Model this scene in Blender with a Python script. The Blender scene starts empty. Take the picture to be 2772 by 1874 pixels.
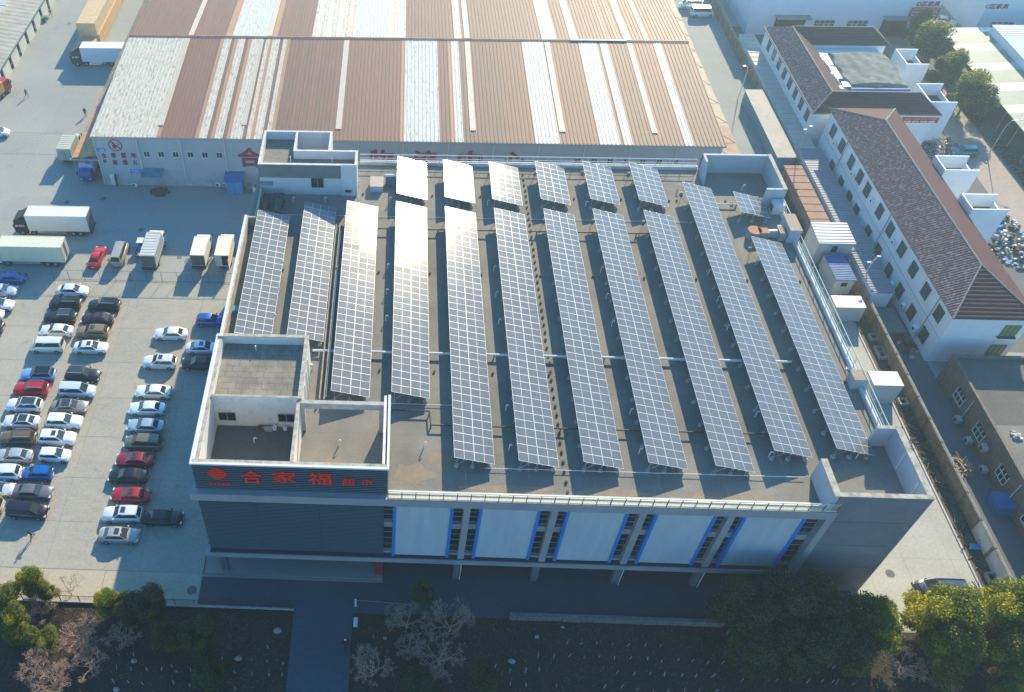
import bpy, bmesh, math, random
from mathutils import Vector, Matrix
rnd = random.Random(7)
SC = bpy.context.scene
COL = SC.collection
R_ = math.radians

# ---------------- camera (solved from the vanishing points of the place) ----------------
CAM_H = 88.0
F, CX, CY = 2377.6, 975.2, 937.0        # focal length and principal point for the 2772 x 1874 frame
def _rot(yaw, pitch, roll):
    sa, ca, sb, cb, sc, cc = math.sin(yaw), math.cos(yaw), math.sin(pitch), math.cos(pitch), math.sin(roll), math.cos(roll)
    fwd = Vector((sa*cb, ca*cb, -sb)); right = Vector((ca, -sa, 0)); up = right.cross(fwd)
    return right*cc+up*sc, up*cc-right*sc, fwd
RX, UP, FW = _rot(R_(-3.09), R_(46.88), R_(-0.89))
cam_d = bpy.data.cameras.new('camera'); cam = bpy.data.objects.new('camera', cam_d); COL.objects.link(cam)
M = Matrix((RX, UP, -FW)).transposed().to_4x4(); M.translation = (0, 0, CAM_H); cam.matrix_world = M
cam_d.sensor_width = 36; cam_d.lens = F/2772*36; cam_d.shift_x = (1386-CX)/2772; cam_d.shift_y = 0
cam_d.clip_start = 1; cam_d.clip_end = 3000
SC.camera = cam

# ---------------- sky, sun, exposure ----------------
SUN_EL, SUN_AZ = R_(27.5), R_(19.0)
w = bpy.data.worlds.new('World'); SC.world = w; w.use_nodes = True
nt = w.node_tree; bg = nt.nodes['Background']
sky = nt.nodes.new('ShaderNodeTexSky'); sky.sky_type = 'NISHITA'; sky.sun_disc = False
sky.sun_elevation = SUN_EL; sky.sun_rotation = SUN_AZ; sky.air_density = 1.15; sky.dust_density = 0.0; sky.ozone_density = 5.0
hs = nt.nodes.new('ShaderNodeHueSaturation'); hs.inputs['Saturation'].default_value = 1.22; hs.inputs['Hue'].default_value = .494
nt.links.new(sky.outputs[0], hs.inputs['Color']); nt.links.new(hs.outputs[0], bg.inputs[0]); bg.inputs[1].default_value = 0.145
sd = Vector((math.sin(SUN_AZ)*math.cos(SUN_EL), math.cos(SUN_AZ)*math.cos(SUN_EL), math.sin(SUN_EL)))
sl = bpy.data.lights.new('sun', 'SUN'); so = bpy.data.objects.new('sun', sl); COL.objects.link(so)
so.rotation_euler = sd.to_track_quat('Z', 'Y').to_euler(); so.location = (60, 200, 150)
sl.energy = 5.0; sl.angle = R_(0.55); sl.color = (1.0, 0.83, 0.56)
SC.view_settings.view_transform = 'Standard'; SC.view_settings.look = 'None'; SC.view_settings.gamma = 1
SC.view_settings.exposure = 1.10
SC.cycles.max_bounces = 6; SC.cycles.diffuse_bounces = 3; SC.cycles.glossy_bounces = 3; SC.cycles.transparent_max_bounces = 8
SC.cycles.volume_bounces = 0

# ---------------- measuring helpers: photo pixel (2772 x 1874) + known height -> place in metres ----------------
def ray(x, y): return RX*((x-CX)/F) - UP*((y-CY)/F) + FW
def at(x, y, z=0.0):
    d = ray(x, y); t = (z-CAM_H)/d.z; return Vector((d.x*t, d.y*t, z))
def aty(x, y, Y):
    d = ray(x, y); t = Y/d.y; return Vector((d.x*t, Y, CAM_H+d.z*t))
_TX = {'A': 0, 'B': 690, 'C': 1380, 'D': 2072}; _TY = {'1': 0, '2': 480, '3': 940, '4': 1394}
def px(t, x, y): return _TX[t[0]]+x*.30554, _TY[t[1]]+y*.30554
def ta(t, x, y, z=0.0): return at(*px(t, x, y), z)

# ---------------- materials ----------------
MATS = {}
def srgb(h):
    v = [int(h[i:i+2], 16)/255 for i in (0, 2, 4)]
    return tuple(c/12.92 if c <= .04045 else ((c+.055)/1.055)**2.4 for c in v)+(1,)
def mat(name, col, rough=0.8, metal=0.0, spec=0.4, noise=0.0, nscale=1.0, col2=None, bump=0.0, bscale=8.0, coat=0.0, stretch=None, contrast=(.35,.65), trans=0.0):
    if name in MATS: return MATS[name]
    m = bpy.data.materials.new(name); m.use_nodes = True; n = m.node_tree.nodes; L = m.node_tree.links
    b = n['Principled BSDF']; b.inputs['Roughness'].default_value = rough; b.inputs['Metallic'].default_value = metal
    b.inputs['Specular IOR Level'].default_value = spec; b.inputs['Coat Weight'].default_value = coat; b.inputs['Coat Roughness'].default_value = .08
    col = tuple(col)[:3]+(1,)
    b.inputs['Base Color'].default_value = col
    tc = None
    if noise or col2 or bump:
        tc = n.new('ShaderNodeNewGeometry'); src = tc.outputs['Position']
        if stretch:
            mp = n.new('ShaderNodeMapping'); mp.inputs['Scale'].default_value = stretch; L.new(src, mp.inputs[0]); src = mp.outputs[0]
    if noise or col2:
        c2 = tuple(col2)[:3]+(1,) if col2 else tuple(max(0, c*(1-noise)) for c in col[:3])+(1,)
        t = n.new('ShaderNodeTexNoise'); t.inputs['Scale'].default_value = nscale; t.inputs['Detail'].default_value = 7; t.inputs['Roughness'].default_value = .62
        L.new(src, t.inputs['Vector'])
        r = n.new('ShaderNodeValToRGB'); r.color_ramp.elements[0].position = contrast[0]; r.color_ramp.elements[1].position = contrast[1]
        r.color_ramp.elements[0].color = c2; r.color_ramp.elements[1].color = col
        L.new(t.outputs['Fac'], r.inputs[0]); L.new(r.outputs[0], b.inputs['Base Color'])
    if bump:
        t2 = n.new('ShaderNodeTexNoise'); t2.inputs['Scale'].default_value = bscale; t2.inputs['Detail'].default_value = 5; L.new(src, t2.inputs['Vector'])
        bp = n.new('ShaderNodeBump'); bp.inputs['Strength'].default_value = bump; bp.inputs['Distance'].default_value = .05
        L.new(t2.outputs['Fac'], bp.inputs['Height']); L.new(bp.outputs[0], b.inputs['Normal'])
    MATS[name] = m; return m
def ground_mat(name, c1, c2, stain, brick=None, mortar=0.75, nscale=.12, contrast=(.3,.7), fine=3.0, mort=.012):
    """weathered paving: two large-scale tones, fine speckle, dark stains, optional joints (brick = (width, height))"""
    m = bpy.data.materials.new(name); m.use_nodes = True; n = m.node_tree.nodes; L = m.node_tree.links
    b = n['Principled BSDF']; b.inputs['Roughness'].default_value = .85; b.inputs['Specular IOR Level'].default_value = .3
    g = n.new('ShaderNodeNewGeometry'); P = g.outputs['Position']
    def noise(s, d=6, r=.6):
        t = n.new('ShaderNodeTexNoise'); t.inputs['Scale'].default_value = s; t.inputs['Detail'].default_value = d; t.inputs['Roughness'].default_value = r; L.new(P, t.inputs['Vector']); return t.outputs['Fac']
    def mix(f, a, c, mode='MIX'):
        x = n.new('ShaderNodeMix'); x.data_type = 'RGBA'; x.blend_type = mode
        for s, v in ((0, f), (6, a), (7, c)):
            if hasattr(v, 'links'): L.new(v, x.inputs[s])
            else: x.inputs[s].default_value = v
        return x.outputs[2]
    def ramp(f, p0, p1, v0=0, v1=1):
        x = n.new('ShaderNodeMapRange'); L.new(f, x.inputs[0]); x.inputs[1].default_value = p0; x.inputs[2].default_value = p1; x.inputs[3].default_value = v0; x.inputs[4].default_value = v1; return x.outputs[0]
    c = mix(ramp(noise(nscale), *contrast), tuple(c1)[:3]+(1,), tuple(c2)[:3]+(1,))
    c = mix(ramp(noise(nscale*4.3), .60, .74, 0, .55), c, tuple(stain)[:3]+(1,))
    sp = ramp(noise(fine, 8, .7), .3, .7, .82, 1.12)
    vv = n.new('ShaderNodeCombineColor'); [L.new(sp, vv.inputs[i]) for i in range(3)]
    c = mix(1.0, c, vv.outputs[0], 'MULTIPLY')
    if brick:
        t = n.new('ShaderNodeTexBrick'); t.offset = 0.0 if brick[2:] == (0,) else .5
        t.inputs['Scale'].default_value = 1; t.inputs['Brick Width'].default_value = brick[0]; t.inputs['Row Height'].default_value = brick[1]
        t.inputs['Mortar Size'].default_value = mort; t.inputs['Mortar Smooth'].default_value = .1
        t.inputs['Color1'].default_value = (1, 1, 1, 1); t.inputs['Color2'].default_value = (.93, .93, .93, 1); t.inputs['Mortar'].default_value = (mortar,)*3+(1,)
        L.new(P, t.inputs['Vector']); c = mix(1.0, c, t.outputs['Color'], 'MULTIPLY')
    L.new(c, b.inputs['Base Color']); MATS[name] = m; return m
S = srgb
M_yard = ground_mat('yard_concrete', (.33,.345,.325), (.275,.295,.285), (.19,.205,.20), (9.0, 6.0, 0), .82, .05, mort=.02)
M_park = ground_mat('parking_paving', (.39,.375,.32), (.315,.305,.265), (.185,.175,.145), (.9, .42), .93, .09, mort=.02)
M_lane = ground_mat('lane_concrete', (.49,.485,.42), (.39,.385,.34), (.26,.25,.21), (5.2, 6.5, 0), .70, .15, mort=.03)
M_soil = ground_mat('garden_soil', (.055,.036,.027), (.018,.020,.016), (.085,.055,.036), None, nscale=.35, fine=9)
M_dirt = ground_mat('debris_dirt', (.15,.12,.085), (.06,.055,.045), (.03,.03,.026), None, nscale=.6, fine=6)
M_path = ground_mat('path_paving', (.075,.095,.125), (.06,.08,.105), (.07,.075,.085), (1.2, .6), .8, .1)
M_asph = ground_mat('street_asphalt', (.15,.15,.148), (.12,.12,.118), (.08,.08,.078), None, nscale=.1)
M_pave = ground_mat('pink_pavement', (.42,.35,.29), (.35,.30,.26), (.27,.22,.18), (.6, .3), .8, .3)
M_roofdeck = ground_mat('roof_screed', (.235,.222,.192), (.165,.16,.147), (.265,.23,.175), (5.4, 6.2, 0), .78, .17, (.35,.65), 4.0, mort=.02)
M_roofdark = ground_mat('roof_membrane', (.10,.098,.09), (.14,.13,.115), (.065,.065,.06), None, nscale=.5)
M_roofpatch = ground_mat('roof_patchy', (.27,.245,.20), (.19,.175,.145), (.10,.09,.075), (1.35, .8), .6, .55, (.4,.6), 5.0, mort=.035)
M_white = mat('white_render', (.66,.67,.64), .8, noise=.22, nscale=.5, bump=.1)
M_blueish = mat('pale_panel', (.45,.52,.57), .45, noise=.16, nscale=.5, stretch=(2.2,1,.25))
M_frame = mat('grey_frame', (.30,.31,.33), .6, noise=.15, nscale=.6)
M_blue = mat('blue_fin', (.005,.18,.56), .4)
M_blueroof = mat('blue_sheet', (.015,.17,.42), .5, noise=.3, nscale=1.2)
M_paleblue = mat('faded_blue_sheet', (.12,.24,.33), .6, noise=.3, nscale=1)
M_glass = mat('dark_glass', (.012,.02,.022), .12, spec=.6)
M_glassg = mat('green_glass', (.02,.075,.075), .15, spec=.6)
M_tile = mat('grey_wall_tile', (.16,.18,.205), .55, noise=.18, nscale=.7)
M_louv = mat('dark_louvre', (.010,.032,.042), .45, noise=.15, nscale=.3)
M_louvedge = mat('louvre_edge', (.07,.115,.135), .45)
M_dark = mat('dark_void', (.015,.016,.018), .8)
M_cap = mat('weathered_coping', (.44,.41,.35), .85, noise=.55, nscale=1.6, contrast=(.3,.6))
M_rail = mat('cream_rail', (.62,.58,.45), .42)
M_steel = mat('galvanised_steel', (.50,.51,.52), .38, metal=.6)
M_railw = mat('white_rail', (.66,.68,.68), .35)
M_post = mat('dark_post', (.05,.05,.045), .6)
M_sheetwall = mat('sheet_wall', (.40,.44,.475), .6, noise=.10, nscale=.4)
M_base = mat('plinth', (.50,.50,.48), .8, noise=.25, nscale=1)
M_pipe = mat('white_pipe', (.62,.63,.63), .45)
M_red = mat('red_lettering', (.85,.03,.02), .5)
M_crimson = mat('crimson_paint', (.36,.012,.05), .6)
M_navy = mat('ink_paint', (.06,.02,.06), .7)
M_signblue = mat('sign_blue', (.01,.22,.62), .5)
M_signwhite = mat('sign_white', (.8,.8,.8), .5)
M_banner = mat('red_banner', (.60,.02,.06), .6)
M_yellow = mat('yellow_lettering', (.75,.42,.05), .6)
M_brown = mat('rusty_brown_sheet', (.20,.108,.082), .62, col2=(.13,.082,.068), nscale=1.2, stretch=(4,.16,1), spec=.3, contrast=(.3,.7))
M_rust2 = mat('brown_redder_sheet', (.215,.108,.082), .62, col2=(.165,.095,.075), nscale=1.2, stretch=(4,.22,1), spec=.3)
M_pale = mat('bleached_sheet', (.50,.50,.44), .6, col2=(.27,.20,.13), nscale=1.5, stretch=(5,.55,1), contrast=(.36,.50))
M_paleb = mat('pale_blue_sheet', (.46,.50,.49), .6, col2=(.27,.25,.20), nscale=1.5, stretch=(5,.45,1), contrast=(.36,.46))
M_cream = mat('skylight_sheet', (.58,.54,.46), .55, col2=(.52,.42,.33), nscale=2, stretch=(3,.5,1), contrast=(.3,.6))
M_orange = mat('orange_rust_sheet', (.36,.24,.16), .65, col2=(.33,.17,.10), nscale=3, stretch=(2,2,1), contrast=(.4,.6))
M_shadeway = mat('awning_sheet', (.24,.19,.15), .75, noise=.45, nscale=.7)
M_rtile = mat('brown_roof_tile', (.185,.112,.105), .8, col2=(.36,.29,.27), nscale=2.6, contrast=(.38,.50), spec=.12)
M_rtile2 = mat('plain_roof_tile', (.11,.06,.062), .8, spec=.12, noise=.2, nscale=2)
M_ridge = mat('ridge_tile', (.22,.21,.20), .6, noise=.3, nscale=2)
M_dorm = mat('dormitory_white', (.80,.84,.86), .75, noise=.10, nscale=.35)
M_greyroof = mat('grey_sheet_roof', (.33,.325,.30), .7, noise=.25, nscale=.6)
M_brick = mat('brown_brick', (.21,.175,.14), .85, noise=.4, nscale=2.2)
M_wallconc = mat('boundary_concrete', (.27,.205,.145), .9, noise=.45, nscale=1.1)
M_ply = mat('plywood', (.60,.44,.25), .7, noise=.22, nscale=1.2)
M_bark = mat('pale_lit_bark', (.46,.30,.22), .9, noise=.3, nscale=6)  # bark lightened and warmed to stand in for reflected sunlight on bare trees
M_barkd = mat('dark_bark', (.10,.075,.055), .9)
def leaf_mat(name, c1, c2, ct, f, nscale):
    m = mat(name, c1, .55, col2=c2, nscale=nscale); n = m.node_tree.nodes; L = m.node_tree.links; b = n['Principled BSDF']
    t = n.new('ShaderNodeBsdfTranslucent'); t.inputs[0].default_value = ct+(1,); x = n.new('ShaderNodeMixShader'); x.inputs[0].default_value = f
    L.new(b.outputs[0], x.inputs[1]); L.new(t.outputs[0], x.inputs[2]); L.new(x.outputs[0], n['Material Output'].inputs[0]); return m
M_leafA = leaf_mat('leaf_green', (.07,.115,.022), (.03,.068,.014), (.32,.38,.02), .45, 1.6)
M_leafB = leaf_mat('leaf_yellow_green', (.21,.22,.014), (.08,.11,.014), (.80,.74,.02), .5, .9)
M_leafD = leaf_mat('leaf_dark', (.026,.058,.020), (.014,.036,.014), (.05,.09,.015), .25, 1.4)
M_tyre = mat('tyre', (.02,.02,.021), .8)
M_rim = mat('wheel_rim', (.35,.36,.37), .35, metal=.6)
M_cglass = mat('car_glass', (.03,.045,.05), .08, spec=.8)
M_lamp = mat('headlight', (.6,.62,.65), .15)
M_tail = mat('tail_light', (.35,.01,.01), .3)
M_truckw = mat('truck_white', (.66,.68,.66), .5, noise=.07, nscale=.8)
M_truckg = mat('truck_grey_white', (.56,.58,.54), .5, noise=.12, nscale=.8)
M_chass = mat('chassis', (.035,.035,.04), .7)
M_conc = mat('footing_concrete', (.42,.40,.36), .85, noise=.3, nscale=3)
M_alu = mat('module_frame', (.66,.69,.71), .45, metal=.1)
M_cell = mat('solar_cell', (.125,.14,.155), .145, spec=.5)
M_skin = mat('skin', (.35,.2,.14), .6)
M_cloth = mat('dark_cloth', (.02,.02,.024), .85)
M_clothr = mat('red_cloth', (.4,.02,.02), .8)
M_tarp = mat('green_grey_tarp', (.22,.25,.23), .85, spec=.08, noise=.4, nscale=.8, bump=.4, bscale=.9)
M_pvc = mat('white_plastic', (.75,.75,.74), .3)

# ---------------- object helpers ----------------
def tag(o, label=None, cat=None, group=None, kind=None):
    if label: o['label'] = label
    if cat: o['category'] = cat
    if group: o['group'] = group
    if kind: o['kind'] = kind
    return o
def thing(name, label, cat, loc=(0,0,0), rz=0.0, group=None):
    o = bpy.data.objects.new(name, None); COL.objects.link(o); o.location = loc; o.rotation_euler = (0,0,rz); o.empty_display_size = .3
    return tag(o, label, cat, group)
class MB:
    def __init__(s): s.v = []; s.f = []; s.m = []
    def add(s, vs, fs, mi=0):
        o = len(s.v); s.v += [tuple(p) for p in vs]; s.f += [tuple(i+o for i in f) for f in fs]; s.m += [mi]*len(fs); return s
    def box(s, x0, x1, y0, y1, z0, z1, mi=0):
        return s.add([(x0,y0,z0),(x1,y0,z0),(x1,y1,z0),(x0,y1,z0),(x0,y0,z1),(x1,y0,z1),(x1,y1,z1),(x0,y1,z1)],
                     [(0,3,2,1),(4,5,6,7),(0,1,5,4),(1,2,6,5),(2,3,7,6),(3,0,4,7)], mi)
    def quad(s, a, b, c, d, mi=0): return s.add([a,b,c,d], [(0,1,2,3)], mi)
    def tri(s, a, b, c, mi=0): return s.add([a,b,c], [(0,1,2)], mi)
    def poly(s, pts, z0, z1, mi=0):
        n = len(pts)
        return s.add([(x,y,z0) for x,y in pts]+[(x,y,z1) for x,y in pts], [tuple(range(n))[::-1], tuple(range(n,2*n))]+[(i,(i+1)%n,n+(i+1)%n,n+i) for i in range(n)], mi)
    def tube(s, p, q, r, n=6, r2=None, mi=0, cap=True):
        p, q = Vector(p), Vector(q); d = (q-p)
        if d.length < 1e-6: return s
        d.normalize(); a = d.orthogonal().normalized(); b = d.cross(a); r2 = r if r2 is None else r2
        vs = [p+(a*math.cos(2*math.pi*i/n)+b*math.sin(2*math.pi*i/n))*r for i in range(n)]+[q+(a*math.cos(2*math.pi*i/n)+b*math.sin(2*math.pi*i/n))*r2 for i in range(n)]
        fs = [(i,(i+1)%n,n+(i+1)%n,n+i) for i in range(n)]
        if cap: fs += [tuple(range(n))[::-1], tuple(range(n,2*n))]
        return s.add(vs, fs, mi)
    def path(s, pts, r, n=6, mi=0):
        for a, b in zip(pts, pts[1:]): s.tube(a, b, r, n, mi=mi)
        return s
    def obj(s, name, mats, parent=None, smooth=False, loc=None, sharp=35):
        me = bpy.data.meshes.new(name); me.from_pydata(s.v, [], s.f)
        mats = mats if isinstance(mats, (list, tuple)) else [mats]
        for m in mats: me.materials.append(m)
        if len(mats) > 1: me.polygons.foreach_set('material_index', s.m)
        if smooth:
            me.polygons.foreach_set('use_smooth', [True]*len(s.f)); me.set_sharp_from_angle(angle=R_(sharp))
        me.update(); o = bpy.data.objects.new(name, me); COL.objects.link(o)
        if parent: o.parent = parent
        if loc: o.location = loc
        return o
def bx(name, m, x0, x1, y0, y1, z0, z1, parent=None): return MB().box(x0,x1,y0,y1,z0,z1).obj(name, m, parent)
def link(name, src, parent, loc=(0,0,0), rz=0):
    o = bpy.data.objects.new(name, src.data); COL.objects.link(o); o.parent = parent; o.location = loc; o.rotation_euler = (0,0,rz)
    return o
def copy_tree(o, parent=None):
    c = o.copy(); COL.objects.link(c); c.parent = parent
    for k in ('label','group'):
        if parent is None and k in c: del c[k]
    for ch in list(o.children): copy_tree(ch, c)
    return c
ORD = ['first','second','third','fourth','fifth','sixth','seventh','eighth','ninth','tenth','eleventh','twelfth','thirteenth','fourteenth','fifteenth','sixteenth','seventeenth','eighteenth','nineteenth','twentieth']
def text_mesh(body, w, h, depth=.06, bold=0.012):
    cu = bpy.data.curves.new('lettering', 'FONT'); cu.body = body; cu.extrude = depth; cu.offset = bold; cu.resolution_u = 3; cu.space_character = 1.0
    o = bpy.data.objects.new('lettering', cu); COL.objects.link(o)
    dg = bpy.context.evaluated_depsgraph_get(); dg.update()
    me = bpy.data.meshes.new_from_object(o.evaluated_get(dg)); bpy.data.objects.remove(o)
    xs = [v.co.x for v in me.vertices]; ys = [v.co.y for v in me.vertices]
    if not xs: return me
    x0, x1, y0, y1 = min(xs), max(xs), min(ys), max(ys)
    for v in me.vertices: v.co = ((v.co.x-(x0+x1)/2)*w/(x1-x0), v.co.z, (v.co.y-(y0+y1)/2)*h/(y1-y0))   # stands up, faces -Y
    for v in me.vertices: v.co.y *= -1
    me.flip_normals() if hasattr(me, 'flip_normals') else None
    return me
def lettering(name, items, Y, m, parent, bold=.012):
    """items: (text, centre x, centre z, width, height); ONE mesh on the plane y = Y"""
    b = MB()
    for t, cx, cz, ww, hh in items:
        me = text_mesh(t, ww, hh, bold=bold); b.add([(v.co.x+cx, v.co.y+Y, v.co.z+cz) for v in me.vertices], [tuple(p.vertices) for p in me.polygons])
        bpy.data.meshes.remove(me)
    return b.obj(name, m, parent)

# ============================================================ GROUND ============================================================
def sheet(name, m, x0, x1, y0, y1, z, label=None, kind='structure'):
    o = MB().quad((x0,y0,z),(x1,y0,z),(x1,y1,z),(x0,y1,z)).obj(name, m); o['kind'] = kind; return o
sheet('ground', M_yard, -900, 1200, -300, 1500, 0)
sheet('parking_lot', M_park, -110, -19.9, 47.3, 94.3, .004)
sheet('access_road', ground_mat('access_concrete', (.43,.395,.305), (.36,.33,.265), (.26,.24,.20), None, nscale=.12), -110, -20.4, 43.4, 47.2, .010)
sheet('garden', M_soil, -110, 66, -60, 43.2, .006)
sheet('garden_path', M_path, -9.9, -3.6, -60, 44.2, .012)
sheet('forecourt', ground_mat('forecourt_shade_paving', (.085,.092,.105), (.065,.072,.085), (.07,.075,.08), (1.2, .6), .88, .1), -20.4, 50, 43.2, 51.5, .008)  # paving colour darkened to carry the building's shade over this ground
sheet('service_lane', M_lane, 50.9, 64.2, 43.4, 117, .010)
sheet('lane_verge', M_dirt, 64.2, 66.2, 20, 125, .014)
sheet('alley', M_asph, 66.4, 71.5, 10, 84, .012)
sheet('courtyard', M_asph, 66.4, 96, 84, 175, .008)
sheet('street', M_asph, 102, 260, -50, 171, .016)
sheet('pavement', M_pave, 95.8, 102, -20, 171, .02)
sheet('manhole_patch', mat('manhole_iron', (.12,.12,.11), .7), -33.1, -32.4, 99.5, 100.2, .016)
b = MB()
for (t, x, y, r) in [('A2',595,222,.45),('A2',1247,468,.42),('A2',915,190,.5),('A1',615,210,.4),('D4',1105,520,.5),('A4',1700,668,.55)]:
    p = ta(t, x, y, .02); b.poly([(p.x+r*math.cos(a*math.pi/5), p.y+r*math.sin(a*math.pi/5)) for a in range(10)], .018, .024)
o = b.obj('manhole_covers', mat('manhole_iron', (.12,.12,.11), .7)); o['kind'] = 'structure'
# kerbs and joints
b = MB(); b.box(-110, -9.9, 43.2, 43.45, 0, .12); 
b.box(50.7, 50.9, 43, 47.6, 0, .12); b.box(64.1, 64.3, 43, 117, 0, .13)
b.obj('kerb', M_base)['kind'] = 'structure'
b = MB(); b.box(-110, -24.5, 47.2, 47.26, .005, .02); b.box(-31.25, -31.18, 43.4, 47.2, .005, .02)
[b.box(-110, -20.2, Y_, Y_+.045, .005, .012) for Y_ in (53.3, 59.4, 65.6, 71.9, 78.2, 84.6, 91.0)]; b.box(-27.6,-27.55,47.3,94,.005,.012); b.box(-38.2,-38.15,47.3,94,.005,.012)
b.box(-110, -55, 132.5, 132.58, .003, .014); b.box(-110, -55, 126.0, 126.08, .003, .014)
b.obj('pavement_joint', mat('joint_dark', (.22,.215,.19), .9))['kind'] = 'structure'

# ============================================================ SUPERMARKET ============================================================
ZR = 15.0
store = thing('supermarket_building', 'large three storey supermarket with rooftop solar rows, dark louvred corner and red lettering', 'building', (15,75,0))
def sp(ob): ob.parent = store; ob.matrix_parent_inverse = Matrix.Translation((-15,-75,0)); return ob
def sbx(name, m, *a): return sp(bx(name, m, *a))
# main volumes
b = MB(); b.box(-19.3, 50.75, 48.6, 103.8, 4.2, ZR-.012); b.box(-17.5, 50.75, 51.3, 103.8, 0, 4.2)
b.box(42.35, 50.79, 47.82, 48.6, 0, ZR-.012); b.box(42.35, 50.7, 48.6, 51.3, 0, 4.2)
sp(b.obj('wall', M_tile))
sbx('roof_deck', M_roofdeck, -19.0, 50.6, 48.75, 103.6, ZR-.01, ZR)
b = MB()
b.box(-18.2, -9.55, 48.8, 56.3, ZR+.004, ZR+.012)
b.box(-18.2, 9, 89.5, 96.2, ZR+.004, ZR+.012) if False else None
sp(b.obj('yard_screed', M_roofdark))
# patches of sandy silt on the roof screed
for (cx, cy, rx, ry) in [(2.3, 51.0, 2.0, 1.2), (5.4, 52.6, 1.6, 1.0), (22, 49.5, 3.2, .5), (12, 49.4, 4.5, .45), (33, 49.4, 4, .5), (-5.5, 51.5, 1.0, 1.3), (44.5,52,1.6,.8)]:
    pts = [(cx+rx*math.cos(a)*(1+.25*math.sin(3*a+cx)), cy+ry*math.sin(a)*(1+.2*math.cos(5*a+cy))) for a in [i*math.pi/14 for i in range(28)]]
    sp(MB().poly(pts, ZR+.001, ZR+.006).obj('silt_patch', mat('silt', (.27,.215,.15), .9, col2=(.21,.175,.13), nscale=1.5)))
# front frame: band, canopy, right leg
b = MB(); b.box(-19.6, 42.9, 47.5, 48.2, 14.25, 15.4); b.box(42.2, 42.9, 47.52, 48.58, 3.4, 14.25); b.box(-19.6, 42.2, 47.5, 48.6, 3.35, 4.05)
b.box(-19.6, -19.1, 48.2, 67.9, 14.25, 15.4)
b.box(-19.1, 42.2, 48.6, 51.2, 3.9, 4.19)
sp(b.obj('facade_frame', M_frame))
sbx('canopy_deck', mat('canopy_membrane', (.035,.04,.05), .8), -19.1, 42.1, 48.0-.35, 48.58, 4.052, 4.10)
# louvred cladding: every slat modelled
b = MB(); b.box(-19.0, -.48, 48.12, 48.5, 4.1, 14.2, 0)
z = 4.3
while z < 14.1:
    b.box(-19.05, -.5, 48.02, 48.119, z, z+.11, 1); b.box(-19.09, -19.02, 48.12, 67.0, z, z+.11, 1); z += .26
for x in (-13.3, -7.0): b.box(x-.02, x+.02, 48.015, 48.03, 4.3, 14.1, 0)
b.box(-19.02, -18.9, 48.2, 67, 4.1, 14.2, 0)
sp(b.obj('louvre_cladding', [M_louv, M_louvedge]))
b = MB(); b.box(-18.85, -.2, 48.2, 48.3, 15.42, 19.5, 0); z = 15.5
while z < 19.4:
    b.box(-18.85, -.18, 48.08, 48.199, z, z+.13, 1); b.box(-.21, -.08, 48.2, 57.0, z, z+.13, 1); b.box(-18.97, -18.86, 48.2, 65.0, z, z+.13, 1); z += .3
sp(b.obj('sign_louvre', [M_louv, M_louvedge]))
b = MB(); b.box(-19.05, -.05, 48.05, 48.3, 19.5, 19.72); b.box(-19.05, -18.86, 48.3, 65.2, 19.5, 19.72); b.box(-.3, -.05, 48.3, 57.2, 19.5, 19.72)
sp(b.obj('sign_coping', mat('metal_coping', (.6,.61,.6), .4)))
# pale panels with blue fins, columns, stair windows between them
def fins(x0, x1):     # the white panel with blue reveals on both sides
    sp(bx('wall_panel', M_blueish, x0+.31, x1-.31, 47.98, 48.6, 4.25, 14.24))
    for x in (x0, x1-.31): sp(bx('blue_fin', M_blue, x, x+.31, 47.86, 48.6, 4.12, 14.24))
cxs = [7.75, 16.32, 24.9, 33.43]
pan = [(.42, 6.44)]+[(cxs[i]+1.2, cxs[i+1]-1.32) for i in range(3)]+[(33.43+1.2, 40.66)]
for a, c in pan: fins(a, c)
slots = [(-.47, .42)]+[q for c in cxs for q in ((c-1.32, c-.33), (c+.33, c+1.2))]+[(40.66, 42.2)]
for i, (a, c) in enumerate(slots):
    for zz0, zz1 in ((4.4, 9.28), (10.2, 14.2)):
        g = sp(bx('window', M_glass, a, c, 48.4, 48.62, zz0+.3, zz1))
        fr = MB(); k = 5
        for j in range(k):
            z = zz0+.35+(zz1-zz0-.4)*j/(k-1); fr.box(a, c, 48.36, 48.41, z-.035, z+.035)
        o = fr.obj('window_frame', M_frame, g)
    sbx('spandrel', M_frame, a, c, 48.25, 48.6, 9.28, 10.2); sbx('sill', M_frame, a, c, 48.15, 48.6, 4.25, 4.62)
for c in cxs: sbx('column', M_frame, c-.33, c+.33, 47.75, 48.6, 4.1, 14.24)
# ground floor: posts under the canopy, shop front, platform, red banner
for x in (-17.9, 7.5, 16.0, 24.7, 33.2, 41.0): sbx('canopy_post', mat('post_render', (.13,.135,.15), .7), x-.35, x+.35, 47.65, 48.3, 0, 3.34)
for x in (7.62, 24.85, 33.35): sp(MB().tube((x+.3,47.6,0),(x+.3,47.6,3.4),.06).obj('drain_pipe', M_pipe))
sbx('platform', mat('granite_step', (.24,.22,.20), .6), -20.2, -.5, 47.2, 51.3, 0, .22)
sbx('platform_step', mat('granite_step', (.24,.22,.20), .6), -20.4, -.5, 46.85, 47.2, 0, .11)
sbx('shop_front', M_glass, -16, -1.5, 51.2, 51.29, .4, 3.4)
sbx('red_banner', mat('red_panel', (.30,.012,.03), .6), -1.35, -.55, 47.62, 47.7, .05, 3.3)
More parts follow.
